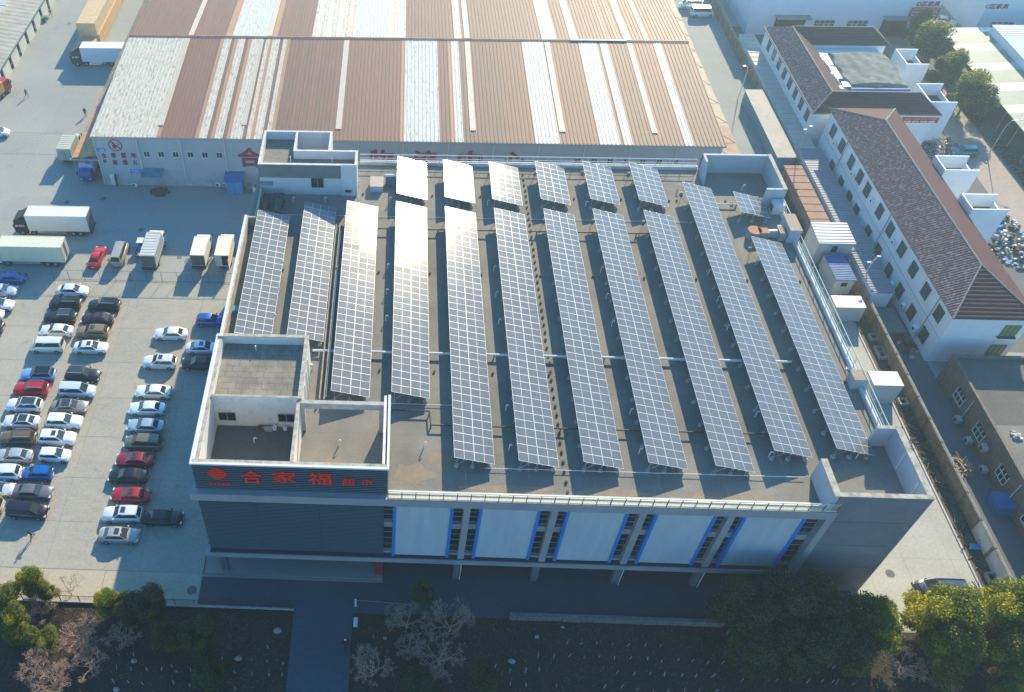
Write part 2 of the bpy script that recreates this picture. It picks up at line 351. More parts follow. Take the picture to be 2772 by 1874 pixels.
# lettering and emblem on the louvres
sg = [(575,820,280,420,'合'),(905,1175,290,415,'家'),(1285,1545,305,435,'福'),(1650,1785,365,438,'超'),(1848,1973,372,438,'市')]
it = []
for x0, x1, y0, y1, ch in sg:
    a = aty(500+x0*.2582, 1200+y0*.2582, 48.0); c = aty(500+x1*.2582, 1200+y1*.2582, 48.0)
    it.append((ch, (a.x+c.x)/2, (a.z+c.z)/2, abs(c.x-a.x), abs(a.z-c.z)*1.0))
sp(lettering('sign_lettering', it, 47.98, M_red, None))
a = aty(500+250*.2582, 1200+402*.2582, 48.0); c = aty(500+480*.2582, 1200+438*.2582, 48.0)
sp(lettering('small_lettering', [('百大合家福', (a.x+c.x)/2, (a.z+c.z)/2, abs(c.x-a.x), .42)], 47.98, M_red, None))
a = aty(500+232*.2582, 1200+252*.2582, 48.0); c = aty(500+447*.2582, 1200+382*.2582, 48.0)
ex, ez, ew, eh = (a.x+c.x)/2, (a.z+c.z)/2, abs(c.x-a.x)/2, abs(a.z-c.z)/2
b = MB()
for k in range(7):     # layered lozenge: tapering bars with thin gaps
    u0, u1 = -1+k*2/7+.03, -1+(k+1)*2/7-.05
    hw = lambda u: ew*(1-abs(u)**1.5)+.12
    v = [(ex-hw(u0),47.93,ez+u0*eh),(ex+hw(u0),47.93,ez+u0*eh),(ex+hw(u1),47.93,ez+u1*eh),(ex-hw(u1),47.93,ez+u1*eh)]
    b.add(v+[(x,48.0,z) for x,_,z in v], [(0,1,2,3),(0,4,5,1),(1,5,6,2),(2,6,7,3),(3,7,4,0)])
b.box(ex-ew*.45, ex-ew*.38, 47.92, 48, ez-eh*.7, ez+eh*.7); b.box(ex+ew*.1, ex+ew*.17, 47.92, 48, ez-eh*.8, ez+eh*.8)
sp(b.obj('emblem', M_red))
# --- front left roof unit: tall parapets, room, portico
pw = mat('white_parapet', (.66,.64,.59), .8, col2=(.50,.47,.40), nscale=1.2, contrast=(.25,.5))
b = MB(); b.box(-18.85, -.3, 48.31, 48.7, ZR, 19.6); b.box(-18.85, -18.25, 48.7, 56.4, ZR, 19.6); b.box(-9.5, -9.2, 48.7, 56.4, ZR, 19.55)
b.box(-.72, -.45, 48.7, 57.15, ZR, 19.62); b.box(-.3, -.22, 48.31, 57.15, ZR, 19.5)
sp(b.obj('parapet', pw))
b = MB(); b.box(-18.85, -.3, 48.31, 48.7, 19.6, 19.64); b.box(-18.6, -18.25, 48.7, 65.1, 19.6, 19.64); b.box(-9.52, -9.18, 48.7, 56.4, 19.55, 19.6)
b.box(-18.25, -9.0, 64.75, 65.15, 19.8, 19.85); b.box(-9.45, -9.0, 56.6, 64.75, 19.8, 19.85); b.box(-18.25, -9.2, 56.35, 56.6, 19.8, 19.84)
sp(b.obj('coping', M_cap))
room = MB(); room.box(-18.85, -9.05, 56.4, 65.1, ZR, 18.6); room.box(-18.25, -9.05, 56.4, 56.58, 18.6, 19.8); room.box(-18.85, -9.05, 64.8, 65.1, 18.6, 19.8)
room.box(-9.4, -9.05, 56.58, 64.8, 18.6, 19.8); room.box(-18.85, -18.25, 56.4, 64.8, 18.6, 19.6)
room = sp(room.obj('roof_room', pw))
sbx('room_roof', M_roofpatch, -18.25, -9.4, 56.58, 64.8, 18.6, 18.61)
for x0, x1 in ((-17.9,-16.1),(-11.7,-9.95)):
    g = sbx('window', M_glass, x0, x1, 56.36, 56.42, 15.9, 17.2)
    f = MB()
    for q in (x0, (x0+x1)/2-.03, x1-.06): f.box(q, q+.06, 56.33, 56.37, 15.9, 17.2)
    f.box(x0, x1, 56.33, 56.37, 15.88, 15.95); f.box(x0, x1, 56.33, 56.37, 17.15, 17.22); f.obj('window_frame', M_steel, g)
b = MB(); b.box(-9.2, -.72, 55.9, 56.35, 18.75, 19.6); b.box(-1.2, -.73, 55.95, 56.4, ZR, 18.75); b.box(-9.2,-8.8,55.95,56.35,ZR,18.75)
sp(b.obj('portico_beam', mat('portico', (.42,.41,.39), .8, noise=.3, nscale=1.5)))
for yy in (58.6, 60.4, 62.2): sp(MB().tube((-8.97,yy,15.1),(-8.97,yy,19.2),.06).obj('drain_pipe', M_pipe))
# --- rear stair house with step in plan
b = MB(); SH = mat('stairhouse_render', (.56,.59,.62), .75, noise=.12, nscale=.6); zt = 19.85; zf = 18.6
b.box(-18.35, -5.3, 96.25, 99.35, ZR, zf); b.box(-18.35, -13.7, 99.35, 104.0, ZR, zf); b.box(-13.7, -9.0, 99.35, 104.0, ZR-.3, 16.2)
def par(x0, x1, y0, y1, z0=zf): b.box(x0, x1, y0, y1, z0, zt)
par(-18.35,-5.3,96.25,96.5); par(-5.55,-5.3,96.5,99.55); par(-18.35,-18.1,96.5,104.05); par(-18.1,-9.0,103.8,104.05); par(-13.95,-13.7,99.55,103.8); par(-13.95,-5.55,99.3,99.55)
b.box(-9.25, -9.0, 99.55, 103.8, 16.2, zt); b.box(-13.7,-9.25,103.8,104.0,16.2,zf)
sp(b.obj('stair_house', SH))
sbx('stair_roof', M_roofdeck, -18.1, -5.55, 96.5, 99.3, zf, zf+.012); sbx('stair_roof', M_roofdeck, -18.1, -13.95, 99.32, 103.8, zf, zf+.014)
sbx('tile_band', M_tile, -18.4, -7.4, 96.15, 96.25, 17.75, 19.86)
sbx('corner_pier', SH, -7.4, -5.28, 96.05, 96.25, ZR, 19.9)
b = MB()
for a in ((-18.4,-5.25,96.12,96.5),(-5.6,-5.25,96.5,99.6),(-18.4,-18.08,96.5,104.1),(-18.1,-8.95,103.78,104.1),(-13.98,-13.68,99.6,103.8),(-13.98,-5.6,99.28,99.6),(-9.28,-8.95,99.6,103.8)): b.box(*a, zt, zt+.05)
sp(b.obj('coping', mat('light_coping', (.62,.61,.55), .8, noise=.3, nscale=2)))
g = sbx('window', M_glass, -11.45, -9.75, 96.2, 96.27, 16.2, 17.75)
f = MB(); [f.box(q, q+.05, 96.17, 96.21, 16.2, 17.75) for q in (-11.45,-10.63,-9.8)]; f.obj('window_frame', M_steel, g)
sbx('vent_slot', M_dark, -6.9, -6.05, 96.0, 96.06, 15.6, 16.0)
sbx('room_canopy', M_frame, -18.3, -16.6, 95.2, 96.15, 16.9, 17.1)
# left parapet between the two units, rear parapet, roof curbs
b = MB(); b.box(-19.5, -19.1, 65.2, 89.6, ZR-1.0, 16.5); b.box(-19.5, -18.2, 89.35, 89.6, ZR, 16.4); b.box(-18.35,-18.1,89.6,96.2,ZR,16.2)
sp(b.obj('parapet', mat('stained_parapet', (.52,.48,.38), .85, col2=(.33,.29,.22), nscale=1.5)))
sbx('coping', mat('metal_coping', (.6,.61,.6), .4), -19.6, -19.3, 65.2, 89.65, 16.5, 16.58)
b = MB(); b.box(-5.25, 41.7, 103.2, 103.75, ZR, 15.55); b.box(-.1, 42.35, 48.2, 48.62, ZR, 15.45); b.box(50.35, 50.85, 56.2, 95.2, ZR, 15.45)
sp(b.obj('roof_curb', M_white))
sbx('roof_gutter', mat('gutter_tile', (.33,.29,.22), .8, noise=.2, nscale=2), -5.2, 41.7, 102.2, 102.9, ZR+.001, ZR+.008)
# rear right and front right corner blocks with tall thin walls
KB = mat('corner_wall', (.40,.44,.49), .75, noise=.12, nscale=.5)
b = MB(); b.box(41.75, 50.85, 102.75, 103.1, ZR, 17.9); b.box(50.45, 50.85, 95.2, 102.75, ZR, 17.9); b.box(48.25, 50.45, 95.2, 95.5, ZR, 17.9)
v = [(41.75,103.1),(42.05,103.1),(42.05,101.2),(41.75,101.2)]; b.poly(v, ZR, 17.88)
b.add([(41.75,101.2,ZR),(42.05,101.2,ZR),(42.05,101.2,17.88),(41.75,101.2,17.88),(41.75,100.0,ZR),(42.05,100.0,ZR)], [(0,4,3),(1,2,5),(4,5,2,3)])
sp(b.obj('corner_wall', KB))
b = MB(); b.box(41.75, 42.3, 47.82, 52.0, ZR, 17.9); b.box(42.3, 50.75, 47.82, 48.15, ZR, 17.9); b.box(50.35, 50.78, 48.15, 56.3, ZR, 17.9); b.box(48.5, 50.35, 56.0, 56.3, ZR, 17.9)
sp(b.obj('corner_wall', KB))
sbx('tile_cladding', M_tile, 42.28, 50.82, 47.72, 47.82, 0, 17.9)
b = MB(); b.box(41.7, 50.85, 47.7, 48.2, 17.9, 17.95); b.box(50.3, 50.85, 48.2, 56.35, 17.9, 17.95); b.box(41.7, 42.35, 48.2, 52.05, 17.9, 17.95); b.box(48.5,50.3,55.95,56.35,17.9,17.95)
sbx('coping', M_cap, 50.4,50.9,95.2,103.15,17.9,17.95)
sp(b.obj('coping', M_cap))
for z in (13.6, 9.3, 5.1): sbx('wall_joint', M_louvedge, 42.95, 50.0, 47.705, 47.72, z, z+.07)
for y0 in (49.6, 53.0):
    sp(MB().tube((50.3,y0,15.3),(50.3,y0+.2,17.7),.07).obj('drain_pipe', M_pipe))
# roof expansion channel
b = MB(); b.box(-7.75, -7.62, 59.7, 89.2, ZR, 15.75); b.box(-7.25, -7.12, 59.7, 89.2, ZR, 15.75)
sp(b.obj('expansion_channel', mat('channel', (.36,.35,.30), .8, noise=.5, nscale=2)))
# ladder rungs on the back of the corner wall, railings ------------------------------------------------
def railing(label, p, q, post_step, z0, h, posts_m, rail_m, bal=None, plate=None, rr=.05):
    p, q = Vector(p), Vector(q); n = max(1, round((q-p).length/post_step)); d = (q-p)/n
    t = thing('roof_railing', label, 'railing', (p.x, p.y, z0))
    pb = MB().box(-.03,.03,-.03,.03,0,h).obj('post', posts_m, t)
    for i in range(1, n+1): link('post', pb, t, tuple(d*i))
    q2 = q-p
    MB().tube((0,0,h),(q2.x,q2.y,h),rr,8).obj('handrail', rail_m, t)
    MB().tube((0,0,h*.82 if bal else h*.45),(q2.x,q2.y,h*.82 if bal else h*.45),rr*.6,6).obj('rail', rail_m, t)
    MB().tube((0,0,.1),(q2.x,q2.y,.1),rr*.6,6).obj('rail', rail_m, t)
    if bal:
        bb = MB(); m_ = int(q2.length/bal); e = q2/m_
        for i in range(m_): bb.tube(tuple(e*i+Vector((0,0,.12))), tuple(e*i+Vector((0,0,h*.8))), .022, 4, cap=False)
        o = bb.obj('balusters', rail_m, t); o['kind'] = 'stuff'
    if plate:
        pl = MB()
        for i in range(n):
            a, c = d*i, d*(i+1); f = .06/d.length
            a2, c2 = a+d*f, c-d*f
            pl.add([(a2.x,a2.y-.02,0),(c2.x,c2.y-.02,0),(c2.x,c2.y-.02,.16),(a2.x,a2.y-.02,.16),(a2.x,a2.y+.25,.0),(c2.x,c2.y+.25,.0),(c2.x,c2.y+.25,.16),(a2.x,a2.y+.25,.16)], [(0,1,2,3),(3,2,6,7),(0,3,7,4),(1,5,6,2)])
        pl.obj('kick_plate', plate, t)
    return t
railing('cream balustrade with close bars along the front roof edge above blue fins', (-.1,47.65,0), (42.75,47.65,0), 1.36, 15.42, 1.2, M_post, M_rail, .13, M_rail)
railing('short return of the cream balustrade beside the tiled corner block', (42.75,47.65,0), (42.05,49.2,0), 1.5, 15.42, 1.2, M_rail, M_rail)
railing('white pipe railing along the rear roof edge facing the warehouse', (-5.2,103.5,0), (41.5,103.5,0), 1.9, 15.5, 1.1, M_railw, M_railw, rr=.07)
railing('pale pipe railing along the right roof edge above the lane', (50.7,57.4,0), (50.7,87.6,0), 1.9, 15.4, 1.2, M_railw, mat('greenish_rail', (.42,.50,.42), .4), rr=.06)
railing('short pale railing at the rear of the right roof edge', (50.7,91.4,0), (50.7,95.0,0), 1.8, 15.4, 1.2, M_railw, M_railw, rr=.06)
# ============================================================ SOLAR ARRAYS ============================================================
TILT = R_(14.0); W2 = 2.09; PITCH = 1.055; ZH = 16.85      # two modules up the slope, high edge on the left
mb = MB(); Lm = 1.045
mb.box(0, W2, 0, Lm, -.035, -.004, 0)
fr = .021
mb.box(0, W2, 0, fr, -.004, 0, 0); mb.box(0, W2, Lm-fr, Lm, -.004, 0, 0); mb.box(0, fr, fr, Lm-fr, -.004, 0, 0); mb.box(W2-fr, W2, fr, Lm-fr, -.004, 0, 0)
mb.box(W2/2-.013, W2/2+.013, fr, Lm-fr, -.004, -.001, 0)
mb.quad((fr,fr,-.002),(W2/2-.013,fr,-.002),(W2/2-.013,Lm-fr,-.002),(fr,Lm-fr,-.002), 1); mb.quad((W2/2+.013,fr,-.002),(W2-fr,fr,-.002),(W2-fr,Lm-fr,-.002),(W2/2+.013,Lm-fr,-.002), 1)
module = mb.obj('solar_module', [M_alu, M_cell])
foot_mb = MB().tube((0,0,0),(0,0,.28),.24,10,r2=.22).obj('footing', M_conc)
leg_cache = {}
def legs(h):
    k = round(h, 2)
    if k not in leg_cache: leg_cache[k] = MB().tube((0,0,.2),(0,0,h),.035,6).obj('rack_leg', M_steel)
    return leg_cache[k]
protos = [module, foot_mb]
def solar(xL, yF, n, label, cols_=2):
    t = thing('solar_array', label, 'solar panels', (xL, yF, ZR), 0, 'rows of tilted solar panels on the supermarket roof')
    for j in range(n):
        for k in range(cols_):
            c = bpy.data.objects.new('solar_module', module.data); COL.objects.link(c); c.parent = t
            s = k*(W2+.02)+.01*rnd.uniform(-.4,.4)
            c.location = (s*math.cos(TILT), j*PITCH, ZH-ZR-s*math.sin(TILT)); c.rotation_euler = (R_(rnd.gauss(0,.18)), TILT+R_(rnd.gauss(0,.22)), 0)
    L_ = n*PITCH; wx = cols_*2.11*math.cos(TILT); dz = wx*math.tan(TILT)
    r = MB()
    for s in (.35, .95, 1.9, 2.5, 3.6)[:5 if cols_ == 2 else 3]:
        r.tube((s*math.cos(TILT)+.0, -.12, ZH-ZR-.09-s*math.sin(TILT)), (s*math.cos(TILT), L_+.12, ZH-ZR-.09-s*math.sin(TILT)), .035, 4)
    nl = max(2, round(L_/3.1)+1)
    for i in range(nl):
        y = .25+(L_-.5)*i/(nl-1)
        r.tube((-.0, y, ZH-ZR-.14), (wx*.97, y, ZH-ZR-.14-dz*.97), .04, 4)
        r.tube((.35, y, .3), (1.5, y, ZH-ZR-.2-1.5*math.tan(TILT)), .025, 4)
    r.obj('rack_frame', M_steel, t)
    for i in range(nl):
        y = .25+(L_-.5)*i/(nl-1)
        for x in (.33, 1.95, 3.65)[:3 if cols_ == 2 else 2]:
            link('footing', foot_mb, t, (x, y, 0)); link('rack_leg', legs(ZH-ZR-.14-x*math.tan(TILT)), t, (x, y, 0))
    return t
full = [(703.7,567.8,628.6,903,'leftmost long solar row, partly hidden behind the roof room, its rear corner in shade'),
 (818.3,547.8,785,906,'second solar row from the left, ending behind the roof room'),
 (939,545.7,896.2,1056.7,'third solar row from the left, shorter at the front, beside the roof channel'),
 (1071,547.8,1061.2,1060,'fourth solar row from the left, its rear half blazing white with sun glare'),
 (1205.8,551.8,1227.8,1237.9,'fifth solar row from the left, starting behind the second glaring short rack'),
 (1335.3,556.4,1406.9,1246.5,'sixth solar row from the left, with dark cable blocks along its right edge'),
 (1470.7,558.5,1580.1,1250.1,'seventh solar row from the left, near the middle of the roof'),
 (1603,558.8,1755.8,1251.6,'eighth solar row from the left, right of the roof middle'),
 (1739,563.1,1939.1,1259.3,'ninth solar row from the left, last full row with a separate short rack behind it'),
 (1846,490,2096.4,1219,'longest solar row, tenth from the left, reaching furthest to the rear'),
 (2033.2,645.9,2269.1,1213.5,'rightmost long solar row, next to the lane side railing')]
def S1(t, x, y): return px(t, x, y)
short = [(S1('B1',1270,1400), S1('B2',1250,140), 'short solar rack at the rear, leftmost and pure white with glare'),
 (S1('B1',1672,1412), S1('B2',1680,172), 'short solar rack at the rear, second from the left, white with glare'),
 (S1('B1',2070,1435), S1('B2',2107,192), 'short solar rack at the rear, third from the left, half washed out by glare'),
 (S1('C1',225,1437), S1('C2',275,188), 'short solar rack at the rear, fourth from the left'),
 (S1('C1',645,1437), S1('C2',715,188), 'short solar rack at the rear, fifth from the left'),
 (S1('C1',1057,1453), S1('C2',1150,200), 'short solar rack at the rear, sixth from the left'),
 (S1('C2',1982,132), S1('C2',2045,302), 'smallest solar rack, alone near the rear right corner wall')]
ROWX = []
for a in full:
    p = at(a[0], a[1], ZH); q = at(a[2], a[3], ZH); n = round((p.y-q.y)/PITCH)
    if a is full[0]: n += 3; q = Vector((q.x, q.y-3*PITCH, 0))
    x = (p.x+q.x)/2; yF = p.y-n*PITCH if a is full[0] else q.y
    ROWX.append((x, yF, yF+n*PITCH)); solar(x, yF, n, a[4])
for a, c, lb in short:
    p = at(*a, ZH); q = at(*c, ZH); n = round((p.y-q.y)/PITCH)
    solar((p.x+q.x)/2, q.y, n, lb)
for o in protos+list(leg_cache.values()): bpy.data.objects.remove(o)

# ---- roof odds: vent pipes, cable blocks, conduits, ducts
def vent_pipe(x, y, z0, label, hook=True):
    b = MB().tube((0,0,0),(0,0,.75),.055,8)
    if hook: b.path([(0,0,.75),(.02,0,.87),(.12,0,.93),(.22,0,.87),(.24,0,.76)], .055, 8)
    else: b.tube((0,0,.75),(0,0,.82),.085,8)
    o = b.obj('vent_pipe', M_pvc, loc=(x,y,z0)); tag(o, label, 'vent pipe', 'white vent pipes standing on the roof')
names = ['first','second','third','fourth','fifth','sixth','seventh','eighth','ninth','tenth','eleventh']
gap_of = lambda i: 'in the gap left of the %s solar row' % names[i]
vp = {2:[('B2',722,830)], 3:[('B2',1193,215),('B2',1172,805),('B2',1165,1028),('B2',1160,1262)],
 5:[('B2',2058,240),('B2',2115,820),('B2',2133,1048),('B2',2157,1292),('B3',2220,548),('B3',2250,900)],
 6:[], 7:[('C2',668,250),('C2',803,835),('C2',850,1065),('C2',898,1310)], 8:[('C3',1062,580),('C3',1140,932)],
 9:[('C2',1752,858),('C2',1835,1090),('C2',1920,1345)], 10:[('C3',2172,605),('D3',25,962)]}
for gi, lst in vp.items():
    for k, (t, x, y) in enumerate(lst):
        p = ta(t, x, y+12, ZR); vent_pipe(p.x, p.y, ZR, 'white hooked pipe %s, %s from the rear' % (gap_of(gi), names[k]))
for t, x, y, z, lb in [('B2',340,225,ZR,'white vent pipe in the shade behind the leftmost solar row'),('B2',622,225,ZR,'white vent pipe in the shade behind the second solar row'),
  ('B3',745,870,ZR,'white vent pipe in the sunny portico yard'),('B3',1497,890,ZR,'white vent pipe in the sun between portico and fifth solar row'),('A3',2255,850,ZR,'white vent pipe in the shaded yard before the roof room'),
  ('A2',2270,1540,18.62,'white vent pipe on top of the roof room, in shade'),('B1',318,1435,18.62,'white vent pipe on the stair house roof, left one'),('B1',685,1435,18.62,'white vent pipe on the stair house roof, right one'),
  ('B2',912,225,ZR,'white vent pipe at the rear end of the third solar row'),('C2',1485,110,ZR,'white vent pipe in the sun left of the tenth solar row end'),('C2',2055,115,ZR,'white vent pipe beside the smallest solar rack'),
  ('B2',920,75,ZR,'white vent pipe beside the stair house right wall'),('B2',245,795,ZR,'white vent pipe right of the leftmost solar row, rear one'),('B2',212,1030,ZR,'white vent pipe right of the leftmost solar row, middle one'),('B2',175,1265,ZR,'white vent pipe right of the leftmost solar row, front one'),
  ('D3',800,985,ZR,'white hooked vent pipe in front of the rightmost solar row')]:
    p = ta(t, x, y, z); vent_pipe(p.x, p.y, z, lb, z == ZR)
# dark cable blocks right of the sixth row
x0 = ROWX[5][0]+4.75; n = 44
blk = bx('cable_block', mat('cable_block', (.05,.045,.04), .8), -.11,.11,-.13,.13,0,.2)
for i in range(n):
    y = 101.5-i*(101.5-49.2)/(n-1); c = blk if i == 0 else blk.copy()
    if i: COL.objects.link(c)
    c.location = (x0+rnd.uniform(-.04,.04), y, ZR+.006); c.rotation_euler = (0,0,rnd.uniform(-.2,.2))
    tag(c, 'small dark block in the line beside the sixth solar row, number %d from the rear' % (i+1), 'cable block', 'dark cable blocks in a line right of the sixth solar row')
for k,(t,x,y) in enumerate([('B2',248,825),('B2',958,152),('B2',1097,845),('B2',1572,167),('B2',1552,853),('B2',1996,175),('B2',2008,865),('C2',273,872),('C2',735,880),('C2',1190,895),('C2',1652,905),('C2',2102,918),('C2',570,192),('C2',985,200),('C2',1410,212),('C2',1478,210),('C2',1908,215),('D2',305,928),('D2',385,930),('B3',1105,207),('B3',1590,220),('B3',2108,235),('C3',348,247),('D3',703,310)]):
    p = ta(t, x, y, ZR); c = blk.copy(); COL.objects.link(c); c.location = (p.x, p.y, ZR+.006)
    side = 'rear' if p.y > 85 else 'middle' if p.y > 65 else 'front'
    tag(c, 'dark block lying on the %s of the roof, %.0f metres from the left parapet' % (side, p.x+19), 'block', 'scattered dark blocks on the roof')
# conduits across the roof
def pipe_run(label, pts, r, m, cat='pipe', sup=True):
    t = thing('conduit', label, cat, pts[0]); o = Vector(pts[0])
    MB().path([tuple(Vector(p)-o) for p in pts], r, 8).obj('pipe', m, t)
    if sup:
        b = MB(); tot = [Vector(p)-o for p in pts]
        for a, c in zip(tot, tot[1:]):
            n = max(1, int((c-a).length/4)); 
            for i in range(n+1):
                q = a+(c-a)*i/n; b.box(q.x-.06, q.x+.06, q.y-.06, q.y+.06, ZR-o.z, q.z-.02)
        b.obj('pipe_support', M_post, t)
    return t
y1 = ta('B3',1100,43,15.5).y
pipe_run('thick white pipe crossing under all the rows in the middle of the roof', [(-9,y1,15.5),(44,y1,15.5)], .13, M_pvc)
y2 = ta('B2',1600,465,15.6).y
pipe_run('dark pipe crossing the roof behind the front row ends', [(-7.2,y2,15.6),(35,y2,15.6)], .09, mat('dark_pipe', (.10,.085,.07), .6))
y3 = ta('B2',1600,355,15.15).y
pipe_run('thin white conduit across the rear gap between short and long solar racks', [(-16,y3,15.12),(38,y3,15.12)], .035, M_pvc, sup=False)
a = ta('B3',1215,557,15.5); c = ta('B3',1548,567,15.5); d = ta('B3',1555,690,15.5); e = ta('C3',2290,752,15.5)
pipe_run('black pipe with a right angle bend crossing the front of the roof', [(a.x,a.y,15.5),(c.x,c.y,15.5),(c.x+.1,d.y,15.5),(40,d.y,15.5)], .08, mat('black_pipe', (.025,.025,.028), .5))
a = ta('B3',990,490,15.2)
pipe_run('thin white conduit joining the front ends of the third and fourth solar rows', [(-4,a.y,15.2),(8,a.y-.1,15.2)], .035, M_pvc, sup=False)
a = ta('C3',450,1098,15.25)
pipe_run('thin white conduit along the front ends of the longest solar rows', [(9.5,a.y+.1,15.25),(41,a.y+.1,15.25)], .035, M_pvc, sup=False)
a = ta('C2',1900,240,15.4)
pipe_run('short white pipe between the longest row and the smallest rack', [(a.x-2,a.y,15.4),(a.x+1.6,a.y,15.4)], .1, M_pvc)
a = ta('B2',720,470,15.8)
pipe_run('pale pipe laid along the roof channel left of the third solar row', [(-7.0,60,15.72),(-7.0,a.y,15.72)], .05, M_pvc, sup=False)
# rear cabinet and glass debris
t = thing('roof_hatch', 'pale square roof hatch in the sun right of the stair house', 'roof hatch', (-2.7,98,ZR))
MB().box(-.85,.85,-1.0,1.2,0,.9).obj('hatch_box', SH, t); MB().box(-.9,.9,-1.05,1.3,.9,.97).obj('hatch_lid', mat('hatch_lid', (.45,.41,.34), .8, noise=.3, nscale=3), t)
t = thing('water_heater', 'small solar water heater beside the pale roof hatch', 'water heater', (-.6,98.6,ZR))
MB().quad((-.9,-.5,.2),(.9,-.5,.2),(.9,.6,1.0),(-.9,.6,1.0)).box(-.9,.9,.6,.62,0,1.0).obj('collector', M_cell, t); MB().tube((-1,.7,1.1),(1,.7,1.1),.2,10).obj('tank', M_pvc, t)
# ventilation units behind the first row
def duct_unit(x, y, s, label):
    t = thing('ventilation_fan', label, 'ventilation fan', (x,y,ZR))
    MB().box(-.55*s,.55*s,.5*s,1.5*s,0,1.1*s).obj('fan_casing', M_chass, t)
    MB().tube((0,.5*s,.6*s),(0,-.2*s,.6*s),.5*s,14,r2=.36*s).tube((0,-.2*s,.6*s),(0,-1.0*s,.35*s),.38*s,14).obj('fan_cowl', mat('fan_dark', (.06,.065,.07), .5), t, smooth=True)
duct_unit(-17.4, 92.6, .95, 'smaller dark rooftop fan beside the left parapet'); duct_unit(-15.7, 92.8, 1.25, 'larger dark rooftop fan beside the stair house front')
# right edge: rusty duct, chimneys, air conditioner
t = thing('exhaust_duct', 'rusty topped exhaust duct elbow ending at the right roof edge', 'duct', (47,88.9,ZR))
RUST = mat('duct_rust', (.42,.19,.10), .8, noise=.3, nscale=2); DUCT = mat('duct_pale', (.30,.36,.38), .5, noise=.4, nscale=2)
MB().tube((-1.4,.1,.0),(-1.4,.1,1.1),.85,16).obj('elbow', DUCT, t); MB().tube((-1.4,.1,1.1),(-1.4,.1,1.16),.86,16).obj('rusty_top', RUST, t)
MB().box(-1.0,.3,-.55,.65,.15,1.12).tube((.3,.05,.65),(1.5,.05,.65),.52,14,r2=.6).box(1.5,2.3,-.75,.85,.05,1.4).obj('duct_body', DUCT, t)
MB().box(-.95,.25,-.5,.6,1.125,1.16).box(1.6,2.2,-.6,.7,1.405,1.43).obj('rusty_top', RUST, t)
def block(name, label, cat, x0, x1, y0, y1, h, m, top):
    t = thing(name, label, cat, ((x0+x1)/2,(y0+y1)/2,ZR)); w, d = (x1-x0)/2, (y1-y0)/2
    MB().box(-w,w,-d,d,0,h).obj('shaft_wall', m, t); MB().box(-w-.05,w+.05,-d-.05,d+.05,h,h+.07).obj('shaft_cap', top, t); return t
block('ventilation_shaft', 'rendered shaft with brown cap between duct and right railing', 'ventilation shaft', 49.5, 50.9, 87.9, 91.2, 2.0, KB, mat('brown_cap', (.38,.31,.23), .85, noise=.3, nscale=2))
block('ventilation_shaft', 'low rendered shaft on the right roof edge beside the white box cabin', 'ventilation shaft', 49.4, 50.95, 63.6, 65.0, 1.5, KB, mat('brown_cap', (.38,.31,.23), .85))
t = block('air_conditioner', 'boxy rooftop air conditioner before the rear right corner wall', 'air conditioner', 49.2, 50.7, 93.6, 94.9, 1.5, M_truckg, M_white)
MB().box(-.78,-.76,-.5,.5,.4,1.2).obj('grille', M_chass, t)
for x, y, h, lb in [(40.9,88.6,4.2,'lightning rod at the rear end of the rightmost solar row')]:
    t = thing('lightning_rod', lb, 'rod', (x,y,ZR)); MB().tube((0,0,0),(0,0,.9),.05,6).tube((0,0,.9),(0,0,h),.03,6,r2=.008).obj('rod', M_steel, t); MB().box(-.25,.25,-.25,.25,0,.25).obj('rod_base', M_conc, t)
# buckets and rubbish by the roof room wall
for i,(x,y,h,m,lb) in enumerate([(-13.6,56.0,.5,M_barkd,'dark rubbish bag against the roof room wall'),(-12.8,55.9,.45,M_conc,'grey rubble sack against the roof room wall'),(-12.1,56.0,.6,M_pvc,'white bucket under the roof room wall'),(-11.0,56.0,.45,M_pvc,'white paint tub near the right window of the roof room')]):
    b = MB()
    if i < 2: 
        for k in range(6): b.poly([(x+rnd.uniform(-.3,.3)+.35*math.cos(a), y+.25*math.sin(a)) for a in [j*1.047 for j in range(6)]], ZR, ZR+h*rnd.uniform(.4,1))
    else: b.tube((x,y,ZR),(x,y,ZR+h),.19,12,r2=.23)
    tag(b.obj('rubbish_bag' if i < 2 else 'bucket', m), lb, 'rubbish bag' if i < 2 else 'bucket')
p = ta('B3',510,188,15.2); tag(MB().tube((p.x,p.y,ZR),(p.x,p.y,ZR+.7),.05,8).tube((p.x-.3,p.y+.1,ZR+.6),(p.x+.1,p.y,ZR+.8),.25,10,r2=.05).obj('satellite_dish', M_pvc), 'small white dish on the roof beside the roof room', 'dish')
p = ta('A2',2065,1170,15.3); tag(bx('blue_bin', mat('cyan_plastic', (.02,.30,.50), .5), -18.9,-17.9,p.y-.4,p.y+.4,ZR,ZR+.5), 'cyan plastic tub beside the left parapet and first solar row', 'tub')
p = ta('D3',738,175,15.2); tag(MB().poly([(p.x-.4,p.y-.2),(p.x+.3,p.y-.3),(p.x+.4,p.y+.2),(p.x-.2,p.y+.25)],ZR+.006,ZR+.05).obj('paper_scrap', M_pvc), 'white paper scrap on the roof near the right railing', 'paper')
